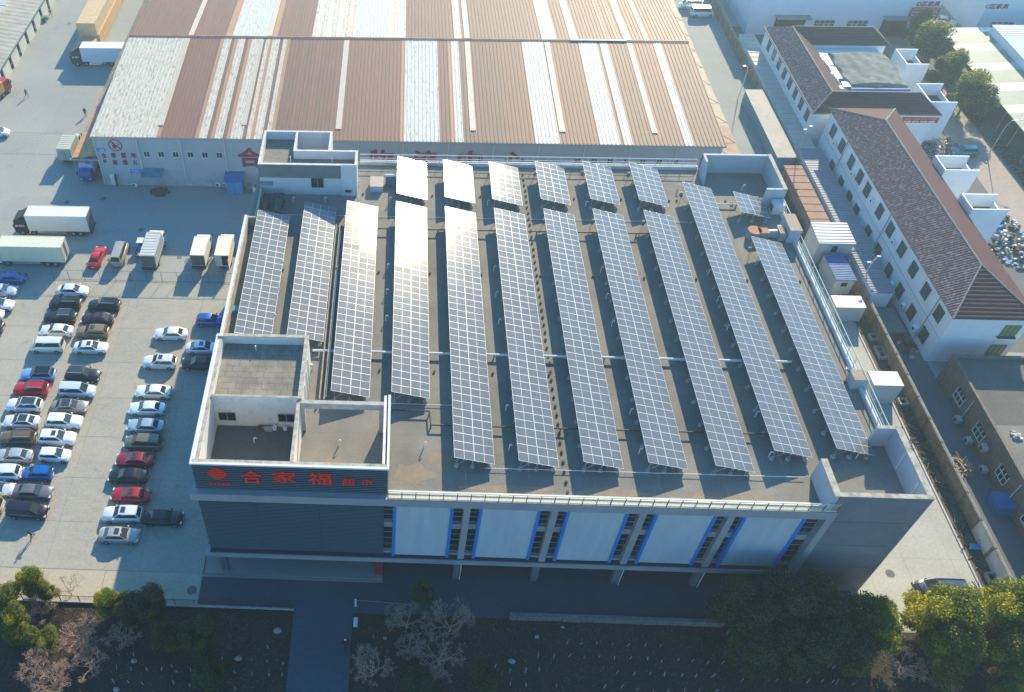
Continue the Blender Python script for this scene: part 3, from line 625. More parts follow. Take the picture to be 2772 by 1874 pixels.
# ============================================================ WAREHOUSE ============================================================
WX0, WX1, WY0, WYR, WY1, WZE, WZR = -48.8, 50.8, 117.8, 147.2, 176.6, 9.5, 11.0
wh = thing('warehouse_building', 'huge low warehouse with banded rusty corrugated roof and grey sheet walls behind the supermarket', 'warehouse', (0,147,0))
def wp(o): o.parent = wh; o.matrix_parent_inverse = Matrix.Translation((0,-147,0)); return o
wp(bx('wall', M_sheetwall, WX0+.3, WX1-.3, WY0, WY1-.2, 1.0, WZE-.15)); wp(bx('plinth', M_base, WX0+.25, WX1-.25, WY0-.06, WY1-.1, 0, 1.0))
def xe(t, x): # eave x in metres
    return ta(t, x, {'A':1197,'B':1222,'C':1262}[t[0]], WZE).x
def xr(t, x): return ta(t, x, {'A':315,'B':325,'C':352}[t[0]], WZR).x
MI = {'brown':0,'red':1,'pale':2,'paleb':3,'cream':4,'orange':5}
frontb = [(xe('A1',790),'pale'),(xe('A1',1372),'brown'),(xe('A1',1392),'orange'),(xe('A1',1420),'red'),(xe('A1',1705),'stripe'),(xe('B1',150),'brown'),(xe('B1',690),'red'),(xe('B1',1280),'orange'),(xe('B1',1312),'paleb'),(xe('B1',1645),'brown'),(xe('B1',1745),'orange'),(xe('B1',1775),'paleb'),(xe('B1',1845),'brown'),
  (xe('C1',0),'red'),(xe('C1',222),'paleb'),(xe('C1',440),'red'),(xe('C1',790),'paleb'),(xe('C1',975),'brown'),(xe('C1',1030),'paleb'),(xe('C1',1076),'brown'),(xe('C1',1290),'orange'),(xe('C1',1315),'red'),(xe('C1',1560),'paleb'),(xe('C1',1608),'brown'),(99,'')]
backb = [(-60,'brown'),(xr('A1',2000),'orange'),(xr('A1',2060),'paleb'),(xr('B1',150),'orange'),(xr('B1',212),'brown'),(xr('B1',515),'pale2'),(xr('B1',870),'paleb'),(xr('B1',1180),'pale2'),(xr('B1',1345),'brown'),(xr('B1',1755),'pale2'),(xr('B1',1832),'brown'),(xr('C1',290),'cream'),(xr('C1',430),'brown'),(xr('C1',545),'pale2'),(xr('C1',595),'brown'),(xr('C1',850),'orange'),(xr('C1',885),'brown'),(xr('C1',940),'orange'),(xr('C1',972),'brown'),(xr('C1',1190),'pale2'),(xr('C1',1226),'brown'),(99,'')]
RM = [M_brown, M_rust2, M_pale, M_paleb, M_cream, M_orange]
def kind(bands, x, i):
    k = 'brown'
    for (a, nme) in bands:
        if x >= a-.01: k = nme or k
        else: break
    if k == 'stripe': return [2,2,0,5][i % 4] if x < -25 else [2,5,2,2,0][i % 5]
    if k == 'pale2': return 2 if i % 3 else 4
    return MI[k]
SPW = .62
def slope(name, bands, y0, z0, y1, z1, seed):
    b = MB(); n = int((WX1-WX0)/SPW); st = (WX1-WX0)/n
    rr = random.Random(seed)
    for i in range(n):
        x = WX0+i*st; k = kind(bands, x+st/2, i)
        if k == 0 and rr.random() < .05: k = 1
        w_ = .11; h = .07
        b.quad((x,y0,z0),(x+st-2*w_,y0,z0),(x+st-2*w_,y1,z1),(x,y1,z1), k)
        b.quad((x+st-2*w_,y0,z0),(x+st-1.6*w_,y0,z0+h),(x+st-1.6*w_,y1,z1+h),(x+st-2*w_,y1,z1), k)
        b.quad((x+st-1.6*w_,y0,z0+h),(x+st-.4*w_,y0,z0+h),(x+st-.4*w_,y1,z1+h),(x+st-1.6*w_,y1,z1+h), k)
        b.quad((x+st-.4*w_,y0,z0+h),(x+st,y0,z0),(x+st,y1,z1),(x+st-.4*w_,y1,z1+h), k)
    return wp(b.obj(name, RM))
slope('roof_slope', frontb, WY0-.35, WZE, WYR, WZR, 1); slope('roof_slope', backb, WYR, WZR, WY1, WZE, 2)
b = MB(); b.add([(WX0,WYR-.45,WZR+.05),(WX1,WYR-.45,WZR+.05),(WX1,WYR,WZR+.2),(WX0,WYR,WZR+.2),(WX1,WYR+.45,WZR+.05),(WX0,WYR+.45,WZR+.05)], [(0,1,2,3),(3,2,4,5)])
wp(b.obj('ridge_cap', mat('ridge_rust', (.24,.15,.12), .7, noise=.4, nscale=.6)))
x0, x1 = xr('C1',530), xr('C1',1025); wp(MB().box(x0,x1,WYR-.3,WYR+.3,WZR+.2,WZR+.26).obj('ridge_patch', M_paleblue))
# raised translucent strips lying on the slopes
def strip(name, tx0, tx1, slopeF, f0, f1, m=M_cream):
    if slopeF: xa, xb_ = tx0, tx1; ya, yb = WY0-.35+(WYR-WY0)*f0, WY0-.35+(WYR-WY0)*f1; za, zb = WZE+(WZR-WZE)*f0+.09, WZE+(WZR-WZE)*f1+.09
    else: xa, xb_ = tx0, tx1; ya, yb = WYR+(WY1-WYR)*f0, WYR+(WY1-WYR)*f1; za, zb = WZR-(WZR-WZE)*f0+.09, WZR-(WZR-WZE)*f1+.09
    b = MB(); n = 3; w_ = (xb_-xa)/n
    for i in range(n):
        u = xa+i*w_; b.quad((u,ya,za),(u+w_*.75,ya,za),(u+w_*.75,yb,zb),(u,yb,zb)); b.quad((u+w_*.75,ya,za+.06),(u+w_,ya,za+.06),(u+w_,yb,zb+.06),(u+w_*.75,yb,zb+.06)); b.quad((u+w_*.75,ya,za),(u+w_*.75,ya,za+.06),(u+w_*.75,yb,zb+.06),(u+w_*.75,yb,zb))
    b.box(xa,xb_,ya-.02,ya,za-.08,za+.06); wp(b.obj(name, m))
for t, a, c, f in [('A1',1408,1460,.105),('B1',718,770,.095),('B1',1905,1955,.10),('C1',437,487,.10),('C1',1250,1295,.10),('B1',-115+0,-75,.12)]:
    y_ = WY0+f*(WYR-WY0); z_ = WZE+f*(WZR-WZE); sy = {'A':1088,'B':1112,'C':1150}[t[0]]
    strip('skylight_strip', ta(t,a,sy,z_).x, ta(t,c,sy,z_).x, True, f, .985)
for t, a, c in [('A1',1670,1716),('B1',108,150),('B1',812,852),('B1',1857,1902),('C1',1012,1066)]:
    strip('skylight_strip', xr(t,a), xr(t,c), False, .015, .98)
wp(MB().box(WX0,WX1,WY0-.42,WY0-.3,WZE-.32,WZE-.02).obj('eave_gutter', mat('gutter', (.33,.36,.38), .5)))
wp(MB().box(WX0-.12,WX0+.02,WY0-.4,WYR,WZE-.2,WZE+.0).obj('verge_trim', M_greyroof)) if False else None
for x in (-48.45,-41.5,-34.6,-27.5,-20.4,-13.3,-6.2,.9,8.0,15.1,22.2,29.3,36.4,43.5,50.2):
    wp(MB().tube((x,WY0-.14,.1),(x,WY0-.14,WZE-.3),.085,8).obj('downpipe', M_pipe))
for i, x in enumerate([-40.9+.05,-38.5,-36.15,-33.75,-31.4,-29.05]+[-40.9+.05+68.9+k*2.55 for k in range(7)]):
    g = wp(bx('window', M_glass, x, x+1.0, WY0-.02, WY0+.01, 5.62, 6.68)); f = MB()
    for a in ((0,.07,0,1.06),(.93,1.0,0,1.06),(.47,.53,0,1.06)): f.box(x+a[0],x+a[1],WY0-.05,WY0-.0,5.62,6.68)
    f.box(x-.04,x+1.04,WY0-.07,WY0,5.54,5.63); f.box(x,x+1,WY0-.05,WY0,6.62,6.70); f.obj('window_frame', M_pvc, g)
# writing on the wall
def wz(x,y): return aty(220+x*.21645, 340+y*.21645, WY0)
it = []
for ch, xa, xb_, ya, yb in [('仓',245,318,342,403),('库',365,440,342,403),('重',492,566,343,403),('地',613,692,343,400),('严',268,328,428,488),('禁',388,460,430,490),('烟',512,586,428,490),('火',640,706,430,490)]:
    a = wz(xa,ya); c = wz(xb_,yb); it.append((ch,(a.x+c.x)/2,(a.z+c.z)/2,abs(c.x-a.x)*1.0,abs(a.z-c.z)*1.05))
wp(lettering('wall_lettering', it, WY0-.03, M_crimson, None, .018))
it = [(ch, -23.7+7.05*i, 5.85, 3.9, 3.7) for i, ch in enumerate('合家福物流中心')]
for q_ in it: wp(lettering('large_character', [q_], WY0-.03, M_crimson, None, .03))
b = MB(); cx_, cz_, ro = -45.15, 7.72, 1.12      # no open flame roundel
for i in range(32):
    a0, a1 = 2*math.pi*i/32, 2*math.pi*(i+1)/32
    p = lambda r, a: (cx_+r*math.cos(a), WY0-.03, cz_+r*math.sin(a)); b.quad(p(ro,a0),p(ro,a1),p(ro-.16,a1),p(ro-.16,a0))
b.tube((cx_-.75,WY0-.04,cz_+.75),(cx_+.75,WY0-.04,cz_-.75),.07,4)
wp(b.obj('prohibition_ring', M_crimson))
fl = [(-.1,-.75),(-.45,-.35),(-.5,.1),(-.3,.0),(-.35,.5),(-.05,.75),(-.1,.35),(.15,.15),(.05,-.1),(.25,-.3),(.1,-.6)]
b = MB(); b.add([(cx_+x*.9-.1,WY0-.045,cz_+z*.9) for x,z in fl],[tuple(range(len(fl)))]); b.tube((cx_+.25,WY0-.05,cz_-.05),(cx_+.7,WY0-.05,cz_+.3),.06,4)
wp(b.obj('flame_symbol', M_crimson))
def signboard(label, xa, ya, xb_, yb, lines, m=M_signblue):
    a = wz(xa,ya); c = wz(xb_,yb); X0,X1,Z0,Z1 = min(a.x,c.x),max(a.x,c.x),min(a.z,c.z),max(a.z,c.z)
    t = thing('wall_sign', label, 'sign', (X0,WY0-.05,Z0)); bx('board', m, 0,X1-X0,-.05,0,0,Z1-Z0,t)
    n = len(lines); lettering('lettering', [(s,(X1-X0)/2,(Z1-Z0)*(1-(i+.5)/n),(X1-X0)*.72,(Z1-Z0)/n*.62) for i,s in enumerate(lines)], -.06, M_signwhite, t)
signboard('small blue sign high on the warehouse corner left of the red writing', 188,285,305,325, ['一号库'])
signboard('blue sign board beside the faded blue canopy', 612,543,760,612, ['收货处','一号门','月台办公室'])
# canopies on the wall
def canopy(label, xa, xb_, y_out, ztop, zout, m, posts=True):
    t = thing('door_canopy', label, 'canopy', (xa,WY0,0))
    MB().add([(0,-.05,ztop),(xb_-xa,-.05,ztop),(xb_-xa,-y_out,zout),(0,-y_out,zout),(0,-.05,ztop-.08),(xb_-xa,-.05,ztop-.08),(xb_-xa,-y_out,zout-.08),(0,-y_out,zout-.08)],[(0,3,2,1),(4,5,6,7),(3,7,6,2),(0,4,7,3),(1,2,6,5)]).obj('canopy_sheet', m, t)
    if posts:
        for x in (.08, xb_-xa-.08): MB().tube((x,-y_out+.1,0),(x,-y_out+.1,zout-.05),.05,6).obj('canopy_post', M_steel, t)
    return t
canopy('faded blue sheet canopy on thin posts over a rubble heap', -41.5, -38.1, 1.9, 3.45, 2.95, M_paleblue)
t = canopy('bright blue sheet canopy over blue doors on the warehouse wall', -28.0, -24.9, 2.3, 3.1, 2.6, M_blueroof, False)
for x in (.45,1.6): MB().box(x,x+1.1,-2.2,-2.1,.05,2.45).obj('door_leaf', mat('blue_door', (.05,.27,.55), .5), t)
MB().box(.3,.42,-2.2,-.05,0,2.6).box(2.75,2.87,-2.2,-.05,0,2.6).obj('porch_side', mat('blue_door', (.05,.27,.55), .5), t)
def acu(label, x, y, z, ry=0, w_=.85, parentless=True, m=M_pvc):
    t = thing('air_conditioner', label, 'air conditioner', (x,y,z), ry)
    bx('casing', m, -w_/2,w_/2,-.32,0,0,.62,t); MB().tube((-.12,-.33,.31),(-.12,-.345,.31),.22,14).obj('fan_grille', M_chass, t); return t
acu('twin white air conditioner unit standing by the blue sign board', -43.4, WY0-.35, .1, w_=1.0); 
acu('small air conditioner unit left of the bright blue canopy', -29.4, WY0-.2, .3); acu('small air conditioner unit touching the bright blue canopy', -28.3, WY0-.2, .3)
t = thing('condenser_unit', 'large white condenser unit with round fan on top beside the stair house', 'condenser', (-22.8,WY0-1.2,0)); bx('casing', M_pvc, -.7,.7,-.6,.6,.3,1.15,t); MB().tube((0,0,1.15),(0,0,1.22),.5,16).obj('fan_grille', M_chass, t); MB().box(-.65,-.55,-.5,.5,0,.3).box(.55,.65,-.5,.5,0,.3).obj('stand', M_steel, t)
t = thing('steel_table', 'low steel frame table between blue canopy and condenser', 'table', (-24.0,WY0-1.2,0)); MB().box(-.6,.6,-.4,.4,.7,.74).obj('table_top', M_steel, t); [MB().tube((x,y,0),(x,y,.7),.03,6).obj('leg', M_steel, t) for x in (-.55,.55) for y in (-.35,.35)]
t = thing('side_door', 'small door kiosk at the warehouse corner near the drain pipe', 'door', (-46.9,WY0,0)); bx('door_leaf', M_pvc, -.45,.45,-.08,0,0,2.1,t); bx('porch_side', mat('dark_green', (.03,.06,.05), .6), .45,.6,-.6,0,0,2.2,t)
b = MB()
for k in range(90):
    a = rnd.uniform(0,6.28); r = 1.5*math.sqrt(rnd.random()); x = -38.9+r*1.1*math.cos(a); y = WY0-1.9+r*.7*math.sin(a); h = max(.08,.9*(1-r/1.6)); s = rnd.uniform(.15,.4)
    b.poly([(x+s*math.cos(q+k),y+s*math.sin(q+k)) for q in (0,1.3,2.6,3.9,5.1)],0,h*rnd.uniform(.6,1.1))
tag(b.obj('rubble_heap', mat('rubble', (.13,.10,.08), .9, noise=.5, nscale=3)), 'brown rubble heap below the faded blue canopy', 'rubble heap', kind='stuff')
# side awnings of the warehouse
t = thing('loading_awning', 'long loading awning along the left side of the warehouse, half orange and rusty', 'awning', (-49,117,0))
ax0, ax1 = -53.6+49, -.2
def awn(y0,y1,m,dz=0,x0=ax0): MB().add([(x0,y0-117,4.0+dz),(ax1,y0-117,4.6+dz),(ax1,y1-117,4.6+dz),(x0,y1-117,4.0+dz),(x0,y0-117,3.92+dz),(x0,y1-117,3.92+dz),(ax1,y0-117,4.52+dz)],[(0,1,2,3),(4,0,3,5),(4,6,1,0)]).obj('awning_sheet', m, t)
OR = mat('orange_sheet', (.62,.31,.12), .6, noise=.35, nscale=1); PK = mat('pink_rust_sheet', (.42,.25,.20), .7, noise=.3, nscale=1)
awn(119.5,127,OR); awn(127,130,PK,.01); awn(130,133,OR,.0); awn(133,141,PK,.01); awn(141,190,M_shadeway,.02)
for k in range(24): MB().tube((ax0+.1,2.8+k*3,0),(ax0+.1,2.8+k*3,4.0),.06,6).obj('awning_post', M_steel, t)
MB().box(ax0-.3,0,2.3,2.5,3.6,3.85).obj('awning_beam', M_steel, t)
t = thing('side_canopy', 'narrow rusty sheet canopy along the right side of the warehouse', 'canopy', (50.8,117,0))
RS = mat('canopy_rust', (.34,.20,.14), .7, noise=.3, nscale=.9); TN = mat('canopy_tan', (.40,.33,.24), .7, noise=.25, nscale=.8)
MB().quad((.1,1.2,5.6),(4.6,1.2,5.0),(4.6,13,5.0),(.1,13,5.6)).obj('canopy_sheet', RS, t); MB().quad((.1,13,5.6),(4.6,13,5.0),(4.6,73,5.0),(.1,73,5.6)).obj('canopy_sheet', TN, t)
for k in range(13): MB().tube((4.5,1.5+6*k,0),(4.5,1.5+6*k,5.0),.06,6).obj('canopy_post', M_steel, t)
for k in range(9): MB().path([(0,3+6*k,7.2),(4.5,2.2+6*k,5.02)], .04, 5).obj('tie_rod', M_post, t)

# ============================================================ RIGHT SIDE ============================================================
t = thing('boundary_wall', 'long brown stained concrete boundary wall with panels along the lane', 'wall', (66.3,110,0))
b = MB(); y = 20
while y < 190:
    y2_ = y+3.6; c = 1 if (y < 56 and y > 47) else 0
    b.box(-.1,.1,y-110,y2_-110-.04,0,2.15,c); b.box(-.2,.2,y2_-110-.16,y2_-110+.16,0,2.3,0); y = y2_
b.obj('wall_panel', [M_wallconc, M_white], t); MB().box(-.16,.16,-90,80,2.15,2.24).obj('wall_cap', mat('wall_cap', (.30,.28,.22), .9, noise=.4, nscale=2), t)
MB().tube((.05,-90,2.42),(.05,80,2.42),.025,5).obj('top_wire', M_steel, t)
def hip_roof(b, x0, x1, y0, y1, ze, zr, ya, yb, mi_side=0, mi_hip=1, axis='y'):
    if axis == 'y':
        xm = (x0+x1)/2; A,Bv = (xm,ya,zr),(xm,yb,zr)
        b.quad((x0,y1,ze),(x0,y0,ze),A,Bv,mi_side); b.quad((x1,y0,ze),(x1,y1,ze),Bv,A,mi_hip); b.tri((x0,y0,ze),(x1,y0,ze),A,mi_hip); b.tri((x1,y1,ze),(x0,y1,ze),Bv,mi_hip)
        return [(A,Bv),((x0,y0,ze),A),((x1,y0,ze),A),((x0,y1,ze),Bv),((x1,y1,ze),Bv)]
    ym = (y0+y1)/2; A,Bv = (ya,ym,zr),(yb,ym,zr)
    b.quad((x0,y0,ze),(x1,y0,ze),Bv,A,mi_hip); b.quad((x1,y1,ze),(x0,y1,ze),A,Bv,mi_hip); b.tri((x0,y1,ze),(x0,y0,ze),A,mi_hip); b.tri((x1,y0,ze),(x1,y1,ze),Bv,mi_hip)
    return [(A,Bv),((x0,y0,ze),A),((x1,y0,ze),Bv),((x0,y1,ze),A),((x1,y1,ze),Bv)]
def tile_lines(b, x0, x1, y0, y1, ze, zr, ya, yb, pitch=.45, mi=0, side='left'):
    """raised tile courses running down the slope"""
    xm = (x0+x1)/2
    if side == 'left':
        y = y0+.3
        while y < y1-.2:
            u = 1.0 if ya <= y <= yb else ((y-y0)/(ya-y0) if y < ya else (y1-y)/(y1-yb)); X = x0+(xm-x0)*u; Z = ze+(zr-ze)*u
            b.add([(x0,y,ze+.0),(x0,y+.10,ze+.09),(X,y+.10,Z+.09),(X,y,Z+.0),(x0,y+.2,ze),(X,y+.2,Z)],[(0,1,2,3),(1,4,5,2)],mi); y += pitch
    else:   # near hip, courses parallel to x
        n = int((ya-y0)/pitch)
        for i in range(n):
            u = (i+.5)/n; Y = y0+(ya-y0)*u; Z = ze+(zr-ze)*u; hx = (x1-x0)/2*(1-u)
            b.add([(xm-hx,Y,Z+.01),(xm+hx,Y,Z+.01),(xm+hx,Y-.02,Z+.10),(xm-hx,Y-.02,Z+.10),(xm+hx,Y+.2,Z+.13),(xm-hx,Y+.2,Z+.13)],[(0,1,2,3),(3,2,4,5)],mi)
d1 = thing('dormitory_building', 'long white two storey dormitory with weathered brown hipped tile roof', 'building', (76.1,106,0))
def dp(o): o.parent = d1; o.matrix_parent_inverse = Matrix.Translation((-76.1,-106,0)); return o
dp(bx('wall', M_dorm, 71.2, 81.0, 82.0, 130.0, 0, 8.45)); dp(bx('eaves', M_ridge, 70.8,81.4,81.55,130.4,8.36,8.5))
b = MB(); rd = hip_roof(b, 70.75,81.45,81.5,130.5,8.5,11.1,88.9,122.8)
dp(b.obj('roof', [M_rtile, M_rtile2]))
b = MB(); tile_lines(b,70.75,81.45,81.5,130.5,8.5,11.1,88.9,122.8,.42); dp(b.obj('tile_courses', M_rtile))
b = MB(); tile_lines(b,70.75,81.45,81.5,130.5,8.5,11.1,88.9,122.8,.55,side='near'); dp(b.obj('tile_courses', M_rtile2))
b = MB(); [b.tube(p,q,.13,6) for p,q in rd]; dp(b.obj('ridge_tiles', M_ridge))
dp(MB().box(71.17,71.2,82,130,4.2,4.26).obj('string_course', M_frame))
def dwin(x, y, z, w_, h, m=M_glassg):
    g = dp(bx('window', m, x-.03, x+.05, y-w_/2, y+w_/2, z, z+h)); f = MB(); f.box(x-.05,x-.025,y-.02,y+.02,z,z+h); f.box(x-.05,x-.01,y-w_/2-.05,y+w_/2+.05,z-.07,z); f.obj('window_frame', M_ridge, g)
ups = [84.6,88.9,93.2,97.4,101.8,106.0,111.2,114.5,118.4,122.8,127.0]
for i, y in enumerate(ups):
    sm = y in (106.0,)
    dwin(71.15, y, 5.4, 1.75, 1.95); 
    if i < 10: dwin(71.15, y+.2, 1.2, 1.7, 1.95)
for i, (y, z) in enumerate([(99.6,5.6),(108.6,6.0),(108.6,1.4),(104.0,1.1),(116.4,5.3),(120.4,1.0),(124.8,5.2),(95.3,1.4),(91.0,1.3),(86.7,1.2),(112.8,1.3),(117.6,1.2)]):
    c = thing('air_conditioner', 'white air conditioner on the dormitory wall, %s from its near end, %s floor' % (['1st','2nd','3rd','4th','5th','6th','7th','8th','9th','10th','11th','12th'][sorted([99.6,108.6,108.61,104.0,116.4,120.4,124.8,95.3,91.0,86.7,112.8,117.6]).index(y)], 'upper' if z > 4 else 'ground'), 'air conditioner', (71.17,y,z))
    bx('casing', M_dorm, -.4,0,-.42,.42,0,.6,c); MB().tube((-.41,-.08,.3),(-.42,-.08,.3),.2,12).obj('fan_grille', M_chass, c)
for y in (85.9,103.2,121.5): dp(MB().tube((71.1,y,.2),(71.1,y,8.3),.05,6).obj('drain_pipe', M_ridge))
for z in (1.6,5.2):
    g = dp(bx('window', mat('lime_glass', (.10,.22,.08), .2), 78.2,80.2,81.93,82.02,z,z+1.9)); f = MB(); [f.box(78.2+k*.65,78.26+k*.65,81.9,81.94,z,z+1.9) for k in range(4)]; f.box(78,80.3,81.6,82,z-.25,z-.1); f.obj('window_frame', M_post, g)
# white stair boxes rising from its right side
def stair_box(label, x0, x1, y0, y1, z1):
    t = thing('stair_tower', label, 'stair tower', (x0,y0,0)); w_, d = x1-x0, y1-y0
    MB().box(0,w_,0,.2,0,z1).box(0,w_,d-.2,d,0,z1).box(0,.2,.2,d-.2,0,z1).box(w_-.2,w_,.2,d-.2,0,z1-1.2).box(.2,w_-.2,.2,d-.2,0,z1-2.2).obj('tower_wall', M_dorm, t)
    bx('tower_floor', M_roofdark, .2,w_-.2,.2,d-.2,z1-2.2,z1-2.15,t)
stair_box('open topped white stair tower nearer the camera on the dormitory right side', 81.5, 86.6, 102.6, 106.3, 9.6)
stair_box('open topped white stair tower further back on the dormitory right side', 81.5, 86.6, 112.0, 115.8, 9.6)
stair_box('white stair tower on the right end of the courtyard building', 88.5, 93.0, 133.5, 139.5, 8.0)
stair_box('small white stair tower behind the tarpaulin courtyard', 90.0, 94.0, 147.0, 152.5, 7.4)
# courtyard building
d2 = thing('courtyard_building', 'white two storey building with brown tiled wings around a tarpaulin covered courtyard', 'building', (79,146,0))
def ep(o): o.parent = d2; o.matrix_parent_inverse = Matrix.Translation((-79,-146,0)); return o
ze2, zr2 = 7.0, 9.0
b = MB(); b.box(69.3,75.6,131.6,160.6,0,6.95); b.box(75.6,89.4,131.6,137.7,0,6.95); b.box(75.6,89.4,154.8,160.6,0,6.95); b.box(75.6,88,137.7,154.8,0,6.2); ep(b.obj('wall', M_dorm))
b = MB()
x0_,x1_,yA,yB = 68.9,76.0,131.1,161.0; xm = 72.45; yn = 134.7; yf = 157.4; XR = 87.0
b.quad((x0_,yB,ze2),(x0_,yA,ze2),(xm,yn,zr2),(xm,yf,zr2),0); b.quad((76,138.2,ze2),(76,154.2,ze2),(xm,yf,zr2),(xm,yn,zr2),1)
b.quad((x0_,yA,ze2),(89.9,yA,ze2),(XR,yn,zr2),(xm,yn,zr2),1); b.quad((89.9,138.2,ze2),(76,138.2,ze2),(xm,yn,zr2),(XR,yn,zr2),2); b.tri((89.9,yA,ze2),(89.9,138.2,ze2),(XR,yn,zr2),1)
b.quad((76,154.2,ze2),(89.9,154.2,ze2),(XR,yf,zr2),(xm,yf,zr2),1); b.quad((89.9,yB,ze2),(x0_,yB,ze2),(xm,yf,zr2),(XR,yf,zr2),1); b.tri((89.9,154.2,ze2),(89.9,yB,ze2),(XR,yf,zr2),1)
ep(b.obj('roof', [M_rtile, M_rtile2, mat('pale_tile_back', (.42,.38,.35), .6, noise=.2, nscale=2)]))
b = MB()
for p,q in [((xm,yn,zr2),(xm,yf,zr2)),((xm,yn,zr2),(XR,yn,zr2)),((xm,yf,zr2),(XR,yf,zr2)),((x0_,yA,ze2),(xm,yn,zr2)),((89.9,yA,ze2),(XR,yn,zr2)),((89.9,154.2,ze2),(XR,yf,zr2)),((x0_,yA,ze2),(x0_,yB,ze2)),((x0_,yA,ze2),(89.9,yA,ze2))]: b.tube(p,q,.12,6)
ep(b.obj('ridge_tiles', M_ridge))
b = MB(); y = yA+.5
while y < yB-.6:
    u = min(1,(y-yA)/(yn-yA),(yB-y)/(yB-yf)); X = x0_+(xm-x0_)*u; Z = ze2+(zr2-ze2)*u
    b.add([(x0_,y,ze2),(x0_,y+.1,ze2+.09),(X,y+.1,Z+.09),(X,y,Z),(x0_,y+.2,ze2),(X,y+.2,Z)],[(0,1,2,3),(1,4,5,2)]); y += .42
ep(b.obj('tile_courses', M_rtile))
for (ya_, yb_) in ((yA,yn),(154.2,yf)):
    b = MB()
    for i in range(7):
        u = (i+.5)/7; Y = ya_+(yb_-ya_)*u; Z = ze2+(zr2-ze2)*u; b.add([((x0_ if ya_ == yA else 76)+3.5*u*(1 if ya_==yA else -1),Y,Z+.01),(89.9-2.9*u,Y,Z+.01),(89.9-2.9*u,Y-.02,Z+.1),((x0_ if ya_==yA else 76)+3.5*u*(1 if ya_==yA else -1),Y-.02,Z+.1),(89.9-2.9*u,Y+.2,Z+.13),((x0_ if ya_==yA else 76)+3.5*u*(1 if ya_==yA else -1),Y+.2,Z+.13)],[(0,1,2,3),(3,2,4,5)])
    ep(b.obj('tile_courses', M_rtile2))
for i in range(8):
    y = 133.6+i*3.35
    for z in (1.0,4.4):
        g = ep(bx('window', M_glassg, 69.24,69.32,y-.8,y+.8,z,z+1.8)); f = MB(); f.box(69.2,69.24,y-.02,y+.02,z,z+1.8); f.box(69.2,69.24,y-.8,y+.8,z-.06,z); f.obj('window_frame', M_ridge, g)
# tarpaulin over the courtyard
b = MB(); nx, ny = 22, 18; x0t,x1t,y0t,y1t = 77.6,88.2,139.8,151.8
for j in range(ny+1):
    for i in range(nx+1):
        u, v = i/nx, j/ny; edge = min(u,1-u,v,1-v)
        b.v.append((x0t+(x1t-x0t)*u+.25*math.sin(v*17)*(edge<.05), y0t+(y1t-y0t)*v+.25*math.sin(u*13)*(edge<.05), 7.0+.10*math.sin(u*7+v*4)*math.cos(v*5-u*3)+(.05*math.sin(u*31+v*6)+.04*math.cos(v*27+u*11))-(.7 if edge < .01 else 0)+.5*(1-abs(2*u-1))))
for j in range(ny):
    for i in range(nx): b.f.append((j*(nx+1)+i,j*(nx+1)+i+1,(j+1)*(nx+1)+i+1,(j+1)*(nx+1)+i)); b.m.append(0)
tag(b.obj('tarpaulin', M_tarp, smooth=True), 'wrinkled grey green tarpaulin stretched over the courtyard roof', 'tarpaulin')
b = MB(); b.poly([(76.4,147.4),(77.5,147.2),(77.6,151.4),(76.3,151.6)],6.85,6.9); b.poly([(76.5,142.8),(77.6,142.7),(77.6,146.6),(76.5,146.8)],6.85,6.9); b.poly([(76.8,140),(78.2,140),(78.2,141.6),(77,141.7)],6.85,6.9)
tag(b.obj('plastic_sheets', M_pvc), 'bright white plastic sheets beside the tarpaulin', 'plastic sheets')
def banner(label, sx0, sy0, sx1, sy1, Y, lines, cols, nm='banner'):
    a = aty(*px('D1',sx0,sy0),Y); c = aty(*px('D1',sx1,sy1),Y); X0,X1,Z0,Z1 = min(a.x,c.x),max(a.x,c.x),min(a.z,c.z),max(a.z,c.z)
    t = thing(nm, label, 'banner', (X0,Y,Z0)); bx('cloth', M_banner, 0,X1-X0,-.04,0,0,Z1-Z0,t); n = len(lines)
    for i,s in enumerate(lines): lettering('lettering', [(s,(X1-X0)/2,(Z1-Z0)*(1-(i+.5)/n),(X1-X0)*.85,(Z1-Z0)/n*.6)], -.05, cols[i], t)
banner('long red banner with yellow characters under the courtyard building eave', 1215,1040,1520,1090,131.5, ['热烈欢迎新老客户光临','特价销售'], [M_yellow, M_signwhite])
tag(MB().box(77.9,88.0,139.3,139.55,6.5,6.95).obj('tarpaulin_edge', mat('tarp_blue_edge',(.05,.14,.38),.6)), 'blue rolled edge along the front of the tarpaulin', 'tarpaulin edge')
